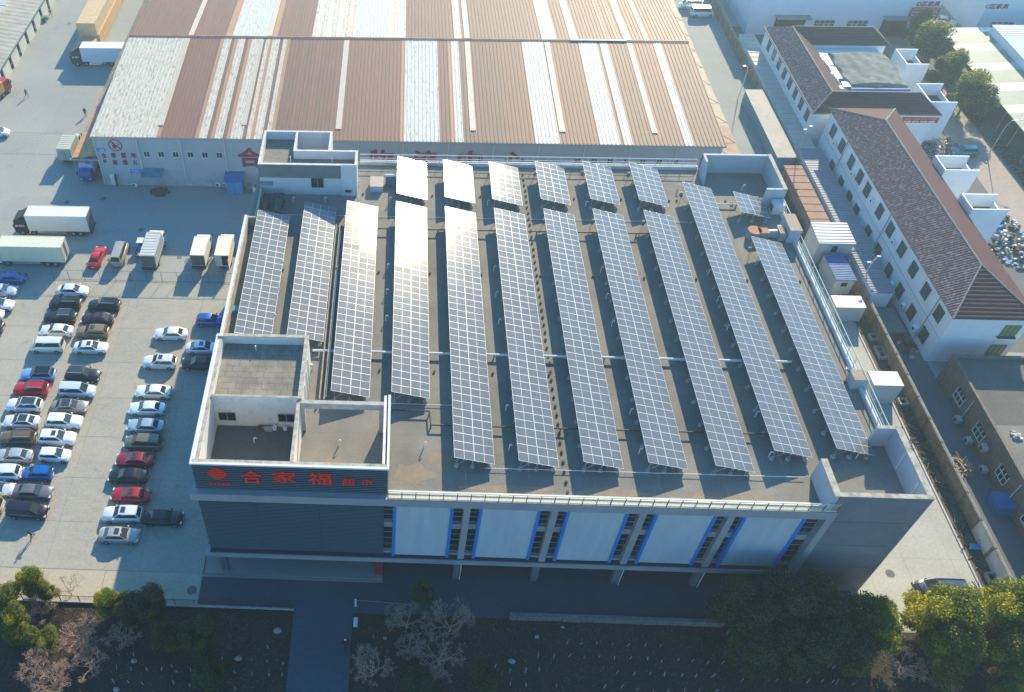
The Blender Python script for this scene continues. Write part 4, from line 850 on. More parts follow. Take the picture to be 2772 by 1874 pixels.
# showroom halls at the back right
HX = mat('hall_sheet', (.62,.72,.80), .6, noise=.08, nscale=.2)
def hall(label, x0, x1, y0, y1, h, txt, doors, wins, tx, th, pitch_=1.5):
    t = thing('furniture_hall', label, 'hall', (x0,y0,0)); w_, d = x1-x0, y1-y0
    bx('wall', HX, 0,w_,0,d,0,h,t); MB().add([(-.3,-.3,h),(w_+.3,-.3,h),(w_/2,-.3,h+pitch_),(-.3,d,h),(w_+.3,d,h),(w_/2,d,h+pitch_)],[(0,1,2),(0,2,5,3),(1,4,5,2)]).obj('roof', M_greyroof, t)
    lettering('hall_lettering', [(txt,tx-x0,th,4.4,1.0)], -.06, M_crimson, t)
    for a in doors: o = bx('door', M_dark, a[0]-x0,a[1]-x0,-.06,.02,0,4.0,t); MB().box(a[0]-x0-.4,a[1]-x0+.4,-1.8,0,4.1,4.25).obj('door_canopy', M_greyroof, t)
    for a in wins:
        g = bx('window', M_glassg, a[0]-x0,a[1]-x0,-.04,.02,1.4,3.2,t); f = MB(); n = 4; [f.box(a[0]-x0+(a[1]-a[0])*k/n-.04,a[0]-x0+(a[1]-a[0])*k/n+.04,-.08,-.03,1.4,3.2) for k in range(n+1)]; f.box(a[0]-x0,a[1]-x0,-.08,-.03,2.5,2.58); f.obj('window_frame', M_pvc, g)
    return t
hall('pale blue furniture hall with dark doorways and red lettering at the top right', 70, 106.2, 171.6, 215, 9.5, 'D区家具', [(75.2,81.2),(96.3,101.2)], [(83,87),(89.5,93.5)], 103.6, 6.85)
hall('pale furniture hall in the far right corner of the view', 115, 150, 171.6, 215, 9.5, 'C区家具', [], [(117.5,122),(124.5,130)], 116.9, 6.45)
a = aty(*px('D1',1283,170),171.5); banner('large red advertising board beside the hall door', 1300,66,1510,178,171.45, ['家居建材博览会','全场特价优惠活动','欢迎光临选购','地址一号展厅'], [M_yellow,M_signwhite,M_signwhite,M_signwhite], 'advertising_board')
# low sheds and cabins between lane, wall and dormitory
def shed(name, label, cat, x0,x1,y0,y1,h,mw,mr,over=.15,ribs=0,lean=0.0,win=False):
    t = thing(name, label, cat, ((x0+x1)/2,(y0+y1)/2,0)); w_,d = (x1-x0)/2,(y1-y0)/2
    MB().add([(-w_+over,-d+over,0),(w_-over,-d+over,0),(w_-over,d-over,0),(-w_+over,d-over,0),(-w_+over,-d+over,h-.1-lean),(w_-over,-d+over,h-.1-lean),(w_-over,d-over,h-.1),(-w_+over,d-over,h-.1)],[(0,1,5,4),(1,2,6,5),(2,3,7,6),(3,0,4,7)]).obj('wall', mw, t)
    r = MB(); r.add([(-w_,-d,h-lean),(w_,-d,h-lean),(w_,d,h),(-w_,d,h),(-w_,-d,h-lean-.1),(w_,-d,h-lean-.1),(w_,d,h-.1),(-w_,d,h-.1)],[(0,1,2,3),(4,7,6,5),(0,4,5,1),(1,5,6,2),(2,6,7,3),(3,7,4,0)])
    for i in range(ribs):
        y = -d+(i+.5)*2*d/ribs; z = h-lean+(y+d)/(2*d)*lean; r.box(-w_,w_,y-.04,y+.04,z+.0,z+.06)
    r.obj('roof', mr, t)
    if win: g = bx('window', M_glass, -.4,.4,-d+over-.03,-d+over+.01,h*.55,h*.8,t)
    return t
shed('lean_to_shed', 'grey roofed lean-to with a pinkish upper end against the boundary wall', 'shed', 62.8,66.1,124.8,146,2.6,mat('blue_wall',(.10,.30,.38),.7),M_greyroof)
shed('lean_to_shed', 'orange brown roofed lean-to against the boundary wall near the cabins', 'shed', 63.2,66.1,107.8,122.6,2.6,M_wallconc,mat('orange_felt',(.34,.20,.15),.8,noise=.2,nscale=1),ribs=8)
shed('long_shed', 'long light grey sheet roof between boundary wall and courtyard building', 'shed', 66.6,69.6,127,166,3.0,M_dorm,mat('light_sheet',(.46,.44,.40),.7,noise=.12,nscale=.6),ribs=24)
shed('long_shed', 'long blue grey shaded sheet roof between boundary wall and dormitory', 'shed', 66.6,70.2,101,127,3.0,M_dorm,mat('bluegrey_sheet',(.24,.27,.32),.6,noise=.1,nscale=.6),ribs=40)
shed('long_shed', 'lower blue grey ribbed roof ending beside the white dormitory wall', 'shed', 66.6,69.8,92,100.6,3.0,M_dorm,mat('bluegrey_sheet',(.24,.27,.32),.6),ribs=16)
shed('low_platform', 'flat green grey slab beside the end of the ribbed shed roof', 'slab', 67.2,70.4,86.8,91.6,.5,M_conc,mat('green_slab',(.17,.22,.18),.8,noise=.2,nscale=1))
shed('white_cabin', 'tall white site cabin with ribbed roof on a raised brown base at the lane edge', 'cabin', 61.6,66.9,100.9,105.4,4.6,M_truckg,M_truckw,ribs=7,win=True,lean=.3)
shed('blue_roof_cabin', 'white cabin with half blue, half striped roof beside the taller white cabin', 'cabin', 62.6,65.5,94.6,100.5,2.8,M_truckg,M_blueroof,ribs=16,win=True)
shed('box_cabin', 'flat topped white box cabin overhanging the lane by the right railing', 'cabin', 60.9,65.0,89.2,91.6,2.7,M_truckg,mat('white_top',(.72,.69,.62),.6),over=.02)
shed('box_cabin', 'second white box cabin further forward on legs over the lane edge', 'cabin', 60.5,64.2,74.4,76.8,3.5,M_truckg,mat('white_top',(.72,.69,.62),.6),over=.02)
# brick building
t = thing('brick_building', 'low brown brick building with flat stained roof at the right edge', 'building', (71.5,79,0))
bx('wall', M_brick, 0,30,-40,0,0,4.1,t); MB().box(0,30,-.3,0,4.1,4.6).box(0,.3,-40,-.3,4.1,4.6).obj('parapet', M_brick, t); bx('roof_deck', M_roofdeck, .3,30,-40,-.3,4.1,4.12,t)
bx('roof_membrane', M_roofdark, .3,30,-11,-.3,4.121,4.13,t)
for yy in (-4.6,-10.2,-16.4,-22.8,-29):
    g = bx('window', M_glass, -.05,.02,yy-1.4,yy+.6,1.3,2.9,t); f = MB(); [f.box(-.1,-.04,yy-1.4+k*.667-.04,yy-1.4+k*.667+.04,1.3,2.9) for k in range(4)]; f.box(-.1,-.04,yy-1.4,yy+.6,2.2,2.28); f.box(-.1,-.04,yy-1.4,yy+.6,1.25,1.33); f.obj('window_frame', M_pvc, g)
for yy in (-7.2,-19.5): MB().tube((-.1,yy,.2),(-.1,yy,4.0),.06,6).obj('drain_pipe', M_pipe, t)
for i, yy in enumerate((66.0,68.3,64.0,60.2,71.5)):
    c = thing('air_conditioner', 'grey air conditioner by the brick building wall, %s from the front' % ['third','fourth','second','first','fifth'][i], 'air conditioner', (71.3,yy,[1.9,.2,.2,.2,.3][i])); bx('casing', M_conc, -.75,-.1,-.45,.45,0,.7,c); MB().tube((-.76,0,.35),(-.77,0,.35),.25,12).obj('fan_grille', M_chass, c)
p = ta('D3',2105,1385,.8); t = thing('blue_box', 'bright blue sheet covered box in front of the brick building', 'box', (p.x,p.y,0)); MB().box(-1.2,1.2,-1.1,1.1,0,1.5).obj('box_side', M_blueroof, t); r = MB(); [r.box(-1.2,1.2,-1.0+k*.3,-.93+k*.3,1.5,1.55) for k in range(7)]; r.obj('ribs', M_blueroof, t)
def heap(name, label, cx_, cy_, rx, ry, h, m, n, stick=True, seed=1):
    rr = random.Random(seed); b = MB()
    for k in range(n):
        a = rr.uniform(0,6.28); r = math.sqrt(rr.random()); x = cx_+rx*r*math.cos(a); y = cy_+ry*r*math.sin(a); z = h*(1-r)*rr.uniform(.2,1)
        if stick:
            d = Vector((rr.gauss(0,1),rr.gauss(0,1),rr.gauss(0,.25))).normalized()*rr.uniform(.3,1.1); b.tube((x,y,z+.05),(x+d.x,y+d.y,z+.05+d.z),rr.uniform(.03,.07),4, mi=rr.randrange(len(m)))
        else:
            s = rr.uniform(.15,.45); b.poly([(x+s*math.cos(q),y+s*math.sin(q)*.7) for q in (0,1.2,2.4,3.6,4.9)],z*.3,z+rr.uniform(.1,.4), mi=rr.randrange(len(m)))
    o = b.obj(name, m); tag(o, label, 'heap', kind='stuff'); return o
p = ta('D3',1745,1040,.4); heap('firewood_heap','heap of pale firewood in the alley by the boundary wall',p.x,p.y,1.2,1.4,.9,[M_bark,M_ply],160,seed=3)
heap('debris','dark timber and rubbish strewn along the foot of the boundary wall',65.2,68,.9,9,.3,[M_barkd,M_chass,M_barkd,M_wallconc],260,seed=4)
heap('debris','rubbish and planks along the wall foot nearer the camera',65.3,55,.8,5,.3,[M_barkd,M_chass,M_wallconc],70,seed=5)
heap('scrap_metal','large pile of scrap pipes and furniture frames in the shaded courtyard',93.0,132,3.6,4.6,1.3,[M_steel,M_chass,M_greyroof],420,seed=6)
heap('scrap_goods','white boxes and scrap beside the dormitory stair tower',93.4,108,4.2,7.5,1.1,[M_pvc,M_truckg,M_steel,M_chass,M_glassg,M_chass,M_conc,M_barkd,M_signblue],240,False,seed=8)
heap('scrap_frames','tangled steel frames at the right edge beyond the dormitory',96.0,103,3,5,1.2,[M_steel,M_chass],220,seed=9)
heap('plants','leafy weeds along the edge of the leaning sheds',62.6,112,.5,12,.5,[M_leafA],260,False,seed=10)
heap('rubbish','red and white rubbish on the ground beside the dormitory near corner',69.6,84.5,1.2,2.2,.6,[M_clothr,M_barkd,M_conc],24,False,seed=11)
heap('rubbish','red and white rubbish on the brick building roof',74.0,66.5,.5,1.2,.1,[M_conc,M_pvc,M_clothr],12,False,seed=12).location = (0,0,4.13)
for k,(tt,x,y,lb) in enumerate([('D3',1215,490,'square concrete planter in the debris strip beside the second box cabin'),('D2',955,1420,'pale concrete planter furthest back in the debris strip'),('D2',1005,1530,'pale concrete planter, second from the back in the debris strip'),('D3',1030,75,'pale concrete planter just before the second box cabin'),('D4',2000,560,'small square white planter by the wall foot near the grey people carrier')]):
    p = ta(tt,x,y,.2); b = MB(); s = .55
    for a in ((-s,s,-s,-s+.15),(-s,s,s-.15,s),(-s,-s+.15,-s+.15,s-.15),(s-.15,s,-s+.15,s-.15)): b.box(*a,0,.5)
    tag(b.obj('concrete_planter', M_conc, loc=(p.x,p.y,.016)), lb, 'planter')
p = ta('D4',1845,285,.2); tag(MB().poly([(p.x-.6,p.y-.3),(p.x+.5,p.y-.4),(p.x+.6,p.y+.3),(p.x-.3,p.y+.4)],0.02,.35).obj('blue_sheet', mat('cyan_tarp',(.05,.25,.42),.5)), 'crumpled light blue sheet at the foot of the boundary wall', 'sheet')
# striped market shed, shop awning, far blue-roofed shop
t = thing('market_shed', 'long pale green and white striped sheet roof beyond the street', 'shed', (104.4,118,0))
b = MB(); y = 0; k = 0
while y < 44:
    L2 = 2.6 if k % 2 else 4.4; b.quad((0,y,4.3),(9.2,y,4.9),(9.2,y+L2,4.9),(0,y+L2,4.3), k % 2); y += L2; k += 1
b.obj('roof', [mat('pale_green_sheet',(.25,.31,.25),.6,noise=.15,nscale=.5), mat('pale_white_sheet',(.50,.52,.46),.6,noise=.15,nscale=.5)], t); MB().box(-.05,.0,0,44,4.15,4.35).obj('roof_edge', mat('green_edge',(.05,.28,.14),.6), t)
for k in range(10): MB().tube((.3,1+4.6*k,0),(.3,1+4.6*k,4.25),.06,6).obj('post', M_steel, t)
shed('shop_building', 'white shop with pale blue ribbed roof at the far right', 'shop', 112.6,130,120,164,6.4,M_dorm,mat('ice_sheet',(.50,.58,.66),.5),ribs=60)
t = thing('awning', 'white fabric awning behind the striped market shed', 'awning', (109,164,0)); MB().quad((-5,-2,4.2),(5,-2,4.4),(5.5,2.2,4.8),(-4.5,2.2,4.6)).obj('fabric', M_pvc, t)
# street lamps
def lamp(label, x, y, h, dx, dy, arm, m=M_steel, double=False, curved=True):
    t = thing('street_lamp', label, 'street lamp', (x,y,0)); MB().tube((0,0,0),(0,0,h*.8),.09,8,r2=.06).obj('pole', m, t)
    for s in ((1,-1) if double else (1,)):
        pts = [(0,0,h*.8),(dx*arm*.25*s,dy*arm*.25*s,h*.95),(dx*arm*s,dy*arm*s,h)]; MB().path(pts,.05,6).obj('arm', m, t); MB().box(dx*arm*s-.25,dx*arm*s+.25,dy*arm*s-.12,dy*arm*s+.12,h-.08,h+.06).obj('lamp_head', M_pvc, t)
    return t
p = ta('D1',1965,1390,0); lamp('pale curved street lamp on the pink pavement in the right yard', p.x, p.y, 7.5, .7,-.2,2.2)
p = ta('C1',1915,1035,0); lamp('white street lamp with long arm over the lane beside the warehouse', p.x+3.6, p.y+6, 7, -.9,-.5,1.2, M_pvc)
p = ta('D1',225,1500,0); lamp('thin street lamp with forked top between the sheds', p.x, p.y, 8, .6,.5,1.0, double=True)
p = ta('D2',770,980,0); lamp('white lamp with bent arms beside the blue roofed cabin', p.x+.8, p.y, 5.5, .7,.5,1.3, M_pvc, double=True)
# left side long shed, brackets
t = thing('left_shed', 'long grey shed with open bays and ribbed roof at the far left', 'shed', (-82,100,0))
LR = mat('left_sheet',(.36,.35,.31),.7,noise=.25,nscale=.5)
r = MB(); r.quad((-.0,0,4.2),(6.6,0,3.2),(6.6,120,3.2),(0,120,4.2)); [r.box(0,6.6,3*k,3*k+.05,3.9,4.0) for k in range(0)]
for k in range(80): y = k*1.5; r.add([(0,y,4.24),(6.6,y,3.24),(6.6,y+.08,3.27),(0,y+.08,4.27)],[(0,1,2,3)])
r.obj('roof', LR, t); MB().box(-16,-.0,0,120,0,6.0).obj('rear_hall', mat('rear_sheet',(.50,.53,.56),.6), t); MB().quad((-16,0,7.5),(0,0,6.0),(0,120,6.0),(-16,120,7.5)).obj('rear_roof', mat('pale_roof',(.62,.60,.52),.6,noise=.1,nscale=.3), t)
w2 = MB(); k = 0
for k in range(24): y = k*5; w2.box(6.2,6.4,y,y+3.6,0,3.0); 
w2.obj('wall_panel', M_truckg, t); MB().box(6.6,6.7,0,120,2.95,3.25).obj('fascia', mat('green_fascia',(.10,.17,.15),.6), t)
for k,(x,y) in enumerate([(265,100),(185,225),(100,355)]):
    q = ta('A1',x,y,5.4); lamp('bent steel lamp bracket over the left shed roof, %s from the top of the view' % names[k], -81.9, q.y, 6.9, 1.0,-.25,3.0, M_post)
# parking fence
def fence(label, p, q, step, h, m, rails, pick=0, base=None, pr=.035):
    p, q = Vector(p), Vector(q); n = round((q-p).length/step); d = (q-p)/n; t = thing('fence', label, 'fence', tuple(p)); pb = MB().tube((0,0,0),(0,0,h),pr,6).obj('post', m, t)
    for i in range(1,n+1): link('post', pb, t, tuple(d*i))
    e = q-p
    for z in rails: MB().tube((0,0,z),(e.x,e.y,z),.028,5).obj('rail', m, t)
    if pick:
        b = MB(); c = int(e.length/pick)
        for i in range(c): v = e*i/c; b.tube((v.x,v.y,.15),(v.x,v.y,h-.05),.014,3,cap=False)
        b.obj('pickets', m, t)['kind'] = 'stuff'
    if base: MB().box(0,e.x,-.1,.1,0,base).obj('base_wall', M_base, t)
    return t
fence('tall thin steel fence between the parking lot and the truck yard', (-50.4,94.3,0), (-20.3,94.3,0), 2.35, 2.0, mat('brown_steel',(.12,.09,.07),.6), (.12,1.95))
fence('black iron fence with pickets along the garden edge left of the path', (-60,43.3,0), (-10.2,43.3,0), 2.1, 1.6, M_post, (.25,1.5), .13, .3)
t = thing('low_stone_wall', 'low pale block wall with cracked panels at the garden edge', 'wall', (13,43.2,0)); b = MB(); x = 0
while x < 21: w_ = rnd.choice([1.2,1.6,2.0]); b.box(x,x+w_-.05,-.15+rnd.uniform(-.04,.04),.15,0,.95+rnd.uniform(-.06,.06)); x += w_
b.obj('block', mat('old_block',(.19,.18,.165),.9,col2=(.10,.10,.09),nscale=3), t); MB().box(0,21,-.2,.2,1.0,1.08).obj('wall_cap', mat('old_block',(.19,.18,.165),.9), t)
t = thing('gate_post', 'thin pale gate post at the start of the garden path', 'post', (-3.3,44.0,0)); MB().box(-.1,.1,-.1,.1,0,1.5).obj('post', M_pipe, t); MB().tube((.1,0,1.4),(6,-.3,1.35),.02,4).obj('chain', M_steel, t)
tag(bx('electric_box', M_pipe, -3.45,-3.0,41.6,42.5,.02,.5), 'pale concrete box beside the garden path', 'box')
# stacked plywood trailers
for k,(y0,y1,h,lb) in enumerate([(159.5,163.6,2.2,'low front end of the plywood stack'),(163.6,182,5.0,'tall long stack of wrapped plywood sheets'),(182.4,205,5.2,'rear tall stack of plywood sheets leaving the view')]):
    t = thing('plywood_stack', lb+' beside the white truck', 'plywood stack', (-62.3,y0,0)); MB().box(-2.2,1.6,0,y1-y0,.3,h).obj('board_pile', M_ply, t); b = MB(); b.box(1.6,1.95,.1,y1-y0,.3,h*.52).obj('side_pile', mat('plywood_warm',(.60,.37,.17),.7,noise=.2,nscale=1), t); MB().box(-2.1,1.7,.1,y1-y0-.1,0,.3).obj('bearer', M_barkd, t)
# ============================================================ VEHICLES ============================================================
PAINT = {}
def paint(c, metal=.25, rough=.3):
    if c not in PAINT:
        m = mat('car_paint_%s' % c, srgb(c), rough, metal=metal, spec=.5, coat=.6); PAINT[c] = m
    return PAINT[c]
KIND = {
 'sedan': dict(L=4.65, W=1.82, H=1.46, sh=.95, rb=-1.78, rr=-1.02, rf=.30, fb=1.12, top=[(-2.32,.55),(-2.26,.86),(-1.9,1.0),(-1.4,.98),(1.0,.95),(1.6,.90),(2.05,.80),(2.27,.66),(2.32,.48)]),
 'suv':   dict(L=4.60, W=1.88, H=1.68, sh=1.04, rb=-2.18, rr=-1.78, rf=.22, fb=1.02, top=[(-2.30,.6),(-2.26,.95),(-2.1,1.06),(-1.2,1.05),(.9,1.04),(1.6,1.0),(2.05,.90),(2.26,.74),(2.30,.5)]),
 'hatch': dict(L=3.85, W=1.70, H=1.52, sh=.98, rb=-1.82, rr=-1.5, rf=.25, fb=1.05, top=[(-1.92,.55),(-1.88,.9),(-1.75,1.0),(-1.0,1.0),(.85,.97),(1.35,.90),(1.7,.80),(1.88,.66),(1.92,.48)]),
 'mpv':   dict(L=4.75, W=1.84, H=1.78, sh=1.04, rb=-2.28, rr=-2.08, rf=.62, fb=1.42, top=[(-2.37,.55),(-2.34,.95),(-2.25,1.05),(-1.2,1.05),(1.3,1.02),(1.8,.95),(2.15,.84),(2.33,.66),(2.37,.48)]),
 'van':   dict(L=4.60, W=1.75, H=2.0, sh=1.15, rb=-2.24, rr=-2.14, rf=1.25, fb=1.85, top=[(-2.3,.55),(-2.28,1.0),(-2.2,1.15),(-1.2,1.16),(1.75,1.14),(1.95,1.05),(2.15,.9),(2.27,.7),(2.3,.45)])}
def car_proto(k, sunroof=None, rails=False, darkroof=False):
    D = KIND[k]; L, Wd, H, sh = D['L'], D['W']/2, D['H'], D['sh']; root = bpy.data.objects.new('parked_car', None); COL.objects.link(root)
    P0 = paint('808080'); b = MB(); tp = D['top']; prev = None; np_ = 11
    for i, (x, zt) in enumerate(tp):
        u = abs(x)/(L/2); w_ = Wd*(1-.16*max(0,(u-.62)/.38)**2); cr = .05 if 0 < i < len(tp)-1 else .02
        zb = .22 if abs(x) < L/2-.2 else .34
        sec = [(-.93*w_,zb),(-w_,zb+.22*(zt-zb)+.05),(-.985*w_,zt-.14),(-.87*w_,zt-.02),(-.45*w_,zt+cr),(0,zt+cr*1.2)]
        sec = sec+[(-y,z) for y,z in sec[-2::-1]]
        for y,z in sec: b.v.append((x,y,z))
        if i:
            o = (i-1)*np_
            for j in range(np_-1): b.f.append((o+j,o+j+1,o+np_+j+1,o+np_+j)); b.m.append(0)
    n = len(tp)*np_; b.f.append(tuple(range(np_))[::-1]); b.m.append(0); b.f.append(tuple(range(n-np_,n))); b.m.append(0)
    for i in range(len(tp)-1): b.f.append((i*np_,(i+1)*np_,(i+1)*np_+np_-1,i*np_+np_-1)); b.m.append(0)
    # greenhouse
    zb = sh-.03; wb = Wd*.88; wr = Wd*.70; rb,rr,rf,fb = D['rb'],D['rr'],D['rf'],D['fb']
    zc = H-.045
    o = len(b.v)
    ring = [(rb,-wb*.93,zb),(rb,wb*.93,zb),(fb,wb*.93,zb-.02),(fb,-wb*.93,zb-.02)]
    rm = (rr+rf)/2
    roof = [(rr,-wr*.95,zc-.03),(rr,0,H-.03),(rr,wr*.95,zc-.03),(rm,wr,zc),(rf,wr*.96,zc-.03),(rf,0,H-.02),(rf,-wr*.96,zc-.03),(rm,-wr,zc),(rm,0,H)]
    b.v += ring+roof; q = lambda *t: (b.f.append(tuple(o+i for i in t)), b.m.append(0))
    q(0,1,6,5,4); q(2,3,10,9,8); q(3,0,4,11,10); q(1,2,8,7,6); q(4,5,12,11); q(5,6,7,12); q(7,8,9,12); q(9,10,11,12)
    # door mirrors, arches
    for s in (-1,1): b.box(fb-.28,fb-.10,s*(Wd*.97)-.02,s*(Wd*.97)+.02+.14*s if s>0 else s*(Wd*.97)+.02, sh-.02,sh+.13)
    body = b.obj('body', P0, root, smooth=True, sharp=38); body.material_slots[0].link = 'OBJECT'; body.material_slots[0].material = P0
    def inset(name, a, c, d, e, m, f=.06, off=.012, f2=None):
        a,c,d,e = map(Vector,(a,c,d,e)); f2 = f2 if f2 is not None else f; nrm = (c-a).cross(e-a).normalized()
        def bl(u,v): return (a*(1-u)+c*u)*(1-v)+(e*(1-u)+d*u)*v+nrm*off
        return MB().add([bl(f,f2),bl(1-f,f2),bl(1-f,1-f2),bl(f,1-f2)],[(0,1,2,3)]).obj(name, m, root)
    V = [Vector(v) for v in ring]+[Vector(v) for v in roof]
    inset('windscreen', V[2],V[3],V[10],V[8], M_cglass, .05, .03, .03) if False else inset('windscreen', V[3],V[2],V[8],V[10], M_cglass, .05, .035, .04)
    inset('rear_window', V[1],V[0],V[4],V[6], M_cglass, .09, .035, .10)
    for s in (1,-1):
        if s > 0: a_,b_,c_,d_ = V[2],V[1],V[6],V[8]
        else: a_,b_,c_,d_ = V[0],V[3],V[10],V[4]
        g = inset('side_window', a_,b_,c_,d_, M_cglass, .07, .02, .12)
    if sunroof: MB().add([(rf-.15-.55*sunroof,-.38,H+.002),(rf-.15,-.38,H-.012),(rf-.15,.38,H-.012),(rf-.15-.55*sunroof,.38,H+.002)],[(0,1,2,3)]).obj('sunroof', M_cglass, root) if sunroof < 2 else MB().add([(rr+.15,-wr*.8,H+.0),(rf-.08,-wr*.8,H+.0),(rf-.08,wr*.8,H+.0),(rr+.15,wr*.8,H+.0)],[(0,1,2,3)]).obj('panoramic_roof', M_cglass, root)
    if darkroof: MB().add([(rr,-wr*.9,H+.004),(rf,-wr*.9,H+.004),(rf,wr*.9,H+.004),(rr,wr*.9,H+.004)],[(0,1,2,3)]).obj('black_roof', paint('101214'), root)
    if rails: [MB().box(rr+.1,rf-.1,s*wr*.93-.025,s*wr*.93+.025,H-.03,H+.05).obj('roof_rail', M_steel, root) for s in (-1,1)]
    for x in (-L*.295, L*.315):
        for s in (-1,1):
            wl = MB().tube((x,s*(Wd-.2),.33),(x,s*(Wd+.012),.33),.33,16,mi=0).tube((x,s*(Wd+.0),.33),(x,s*(Wd+.022),.33),.215,12,mi=1).obj('wheel', [M_tyre,M_rim], root)
    zl = tp[-3][1]-.1
    for s in (-1,1):
        MB().box(L/2-.27,L/2-.02,s*Wd*.70-.16,s*Wd*.70+.16,.60,.74).obj('headlight', M_lamp, root)
        MB().box(-L/2+.015,-L/2+.15,s*Wd*.74-.14,s*Wd*.74+.14,.72,.88).obj('tail_light', M_tail, root)
    MB().box(L/2-.03,L/2+.012,-.3,.3,.38,.50).box(-L/2-.012,-L/2+.03,-.26,.26,.5,.62).obj('number_plate', M_pvc, root)
    return root
PROTO = {}
GC = 'cars parked on the paved lot left of the supermarket'
def car(kind_, col, t, xm, yb, head, label, sun=None, rails=False, dark=False, group=GC, cat='car', rz=0, metal=.25, side='y', scl=1):
    key = (kind_,sun,rails,dark)
    if key not in PROTO: PROTO[key] = car_proto(*key); r = PROTO[key]
    else: r = copy_tree(PROTO[key])
    if r.name in [p.name for p in PROTO.values()] and PROTO[key] is not r: pass
    p = ta(t,xm,yb,0); D = KIND[kind_]
    r.name = 'parked_van' if kind_ == 'van' else 'parked_car'
    r.location = (p.x, p.y+D['W']/2, .006) if side == 'y' else (p.x, p.y, .006)
    r.rotation_euler = (0,0,{'R':0,'L':math.pi,'U':math.pi/2,'D':-math.pi/2}[head]+rz); r.scale = (scl,)*3
    for ch in r.children:
        if ch.name.startswith('body'): ch.material_slots[0].link = 'OBJECT'; ch.material_slots[0].material = paint(col, metal)
    tag(r, label, cat, group); return r
Wh = 'dfe2e2'
J = lambda: rnd.uniform(-.03,.03)
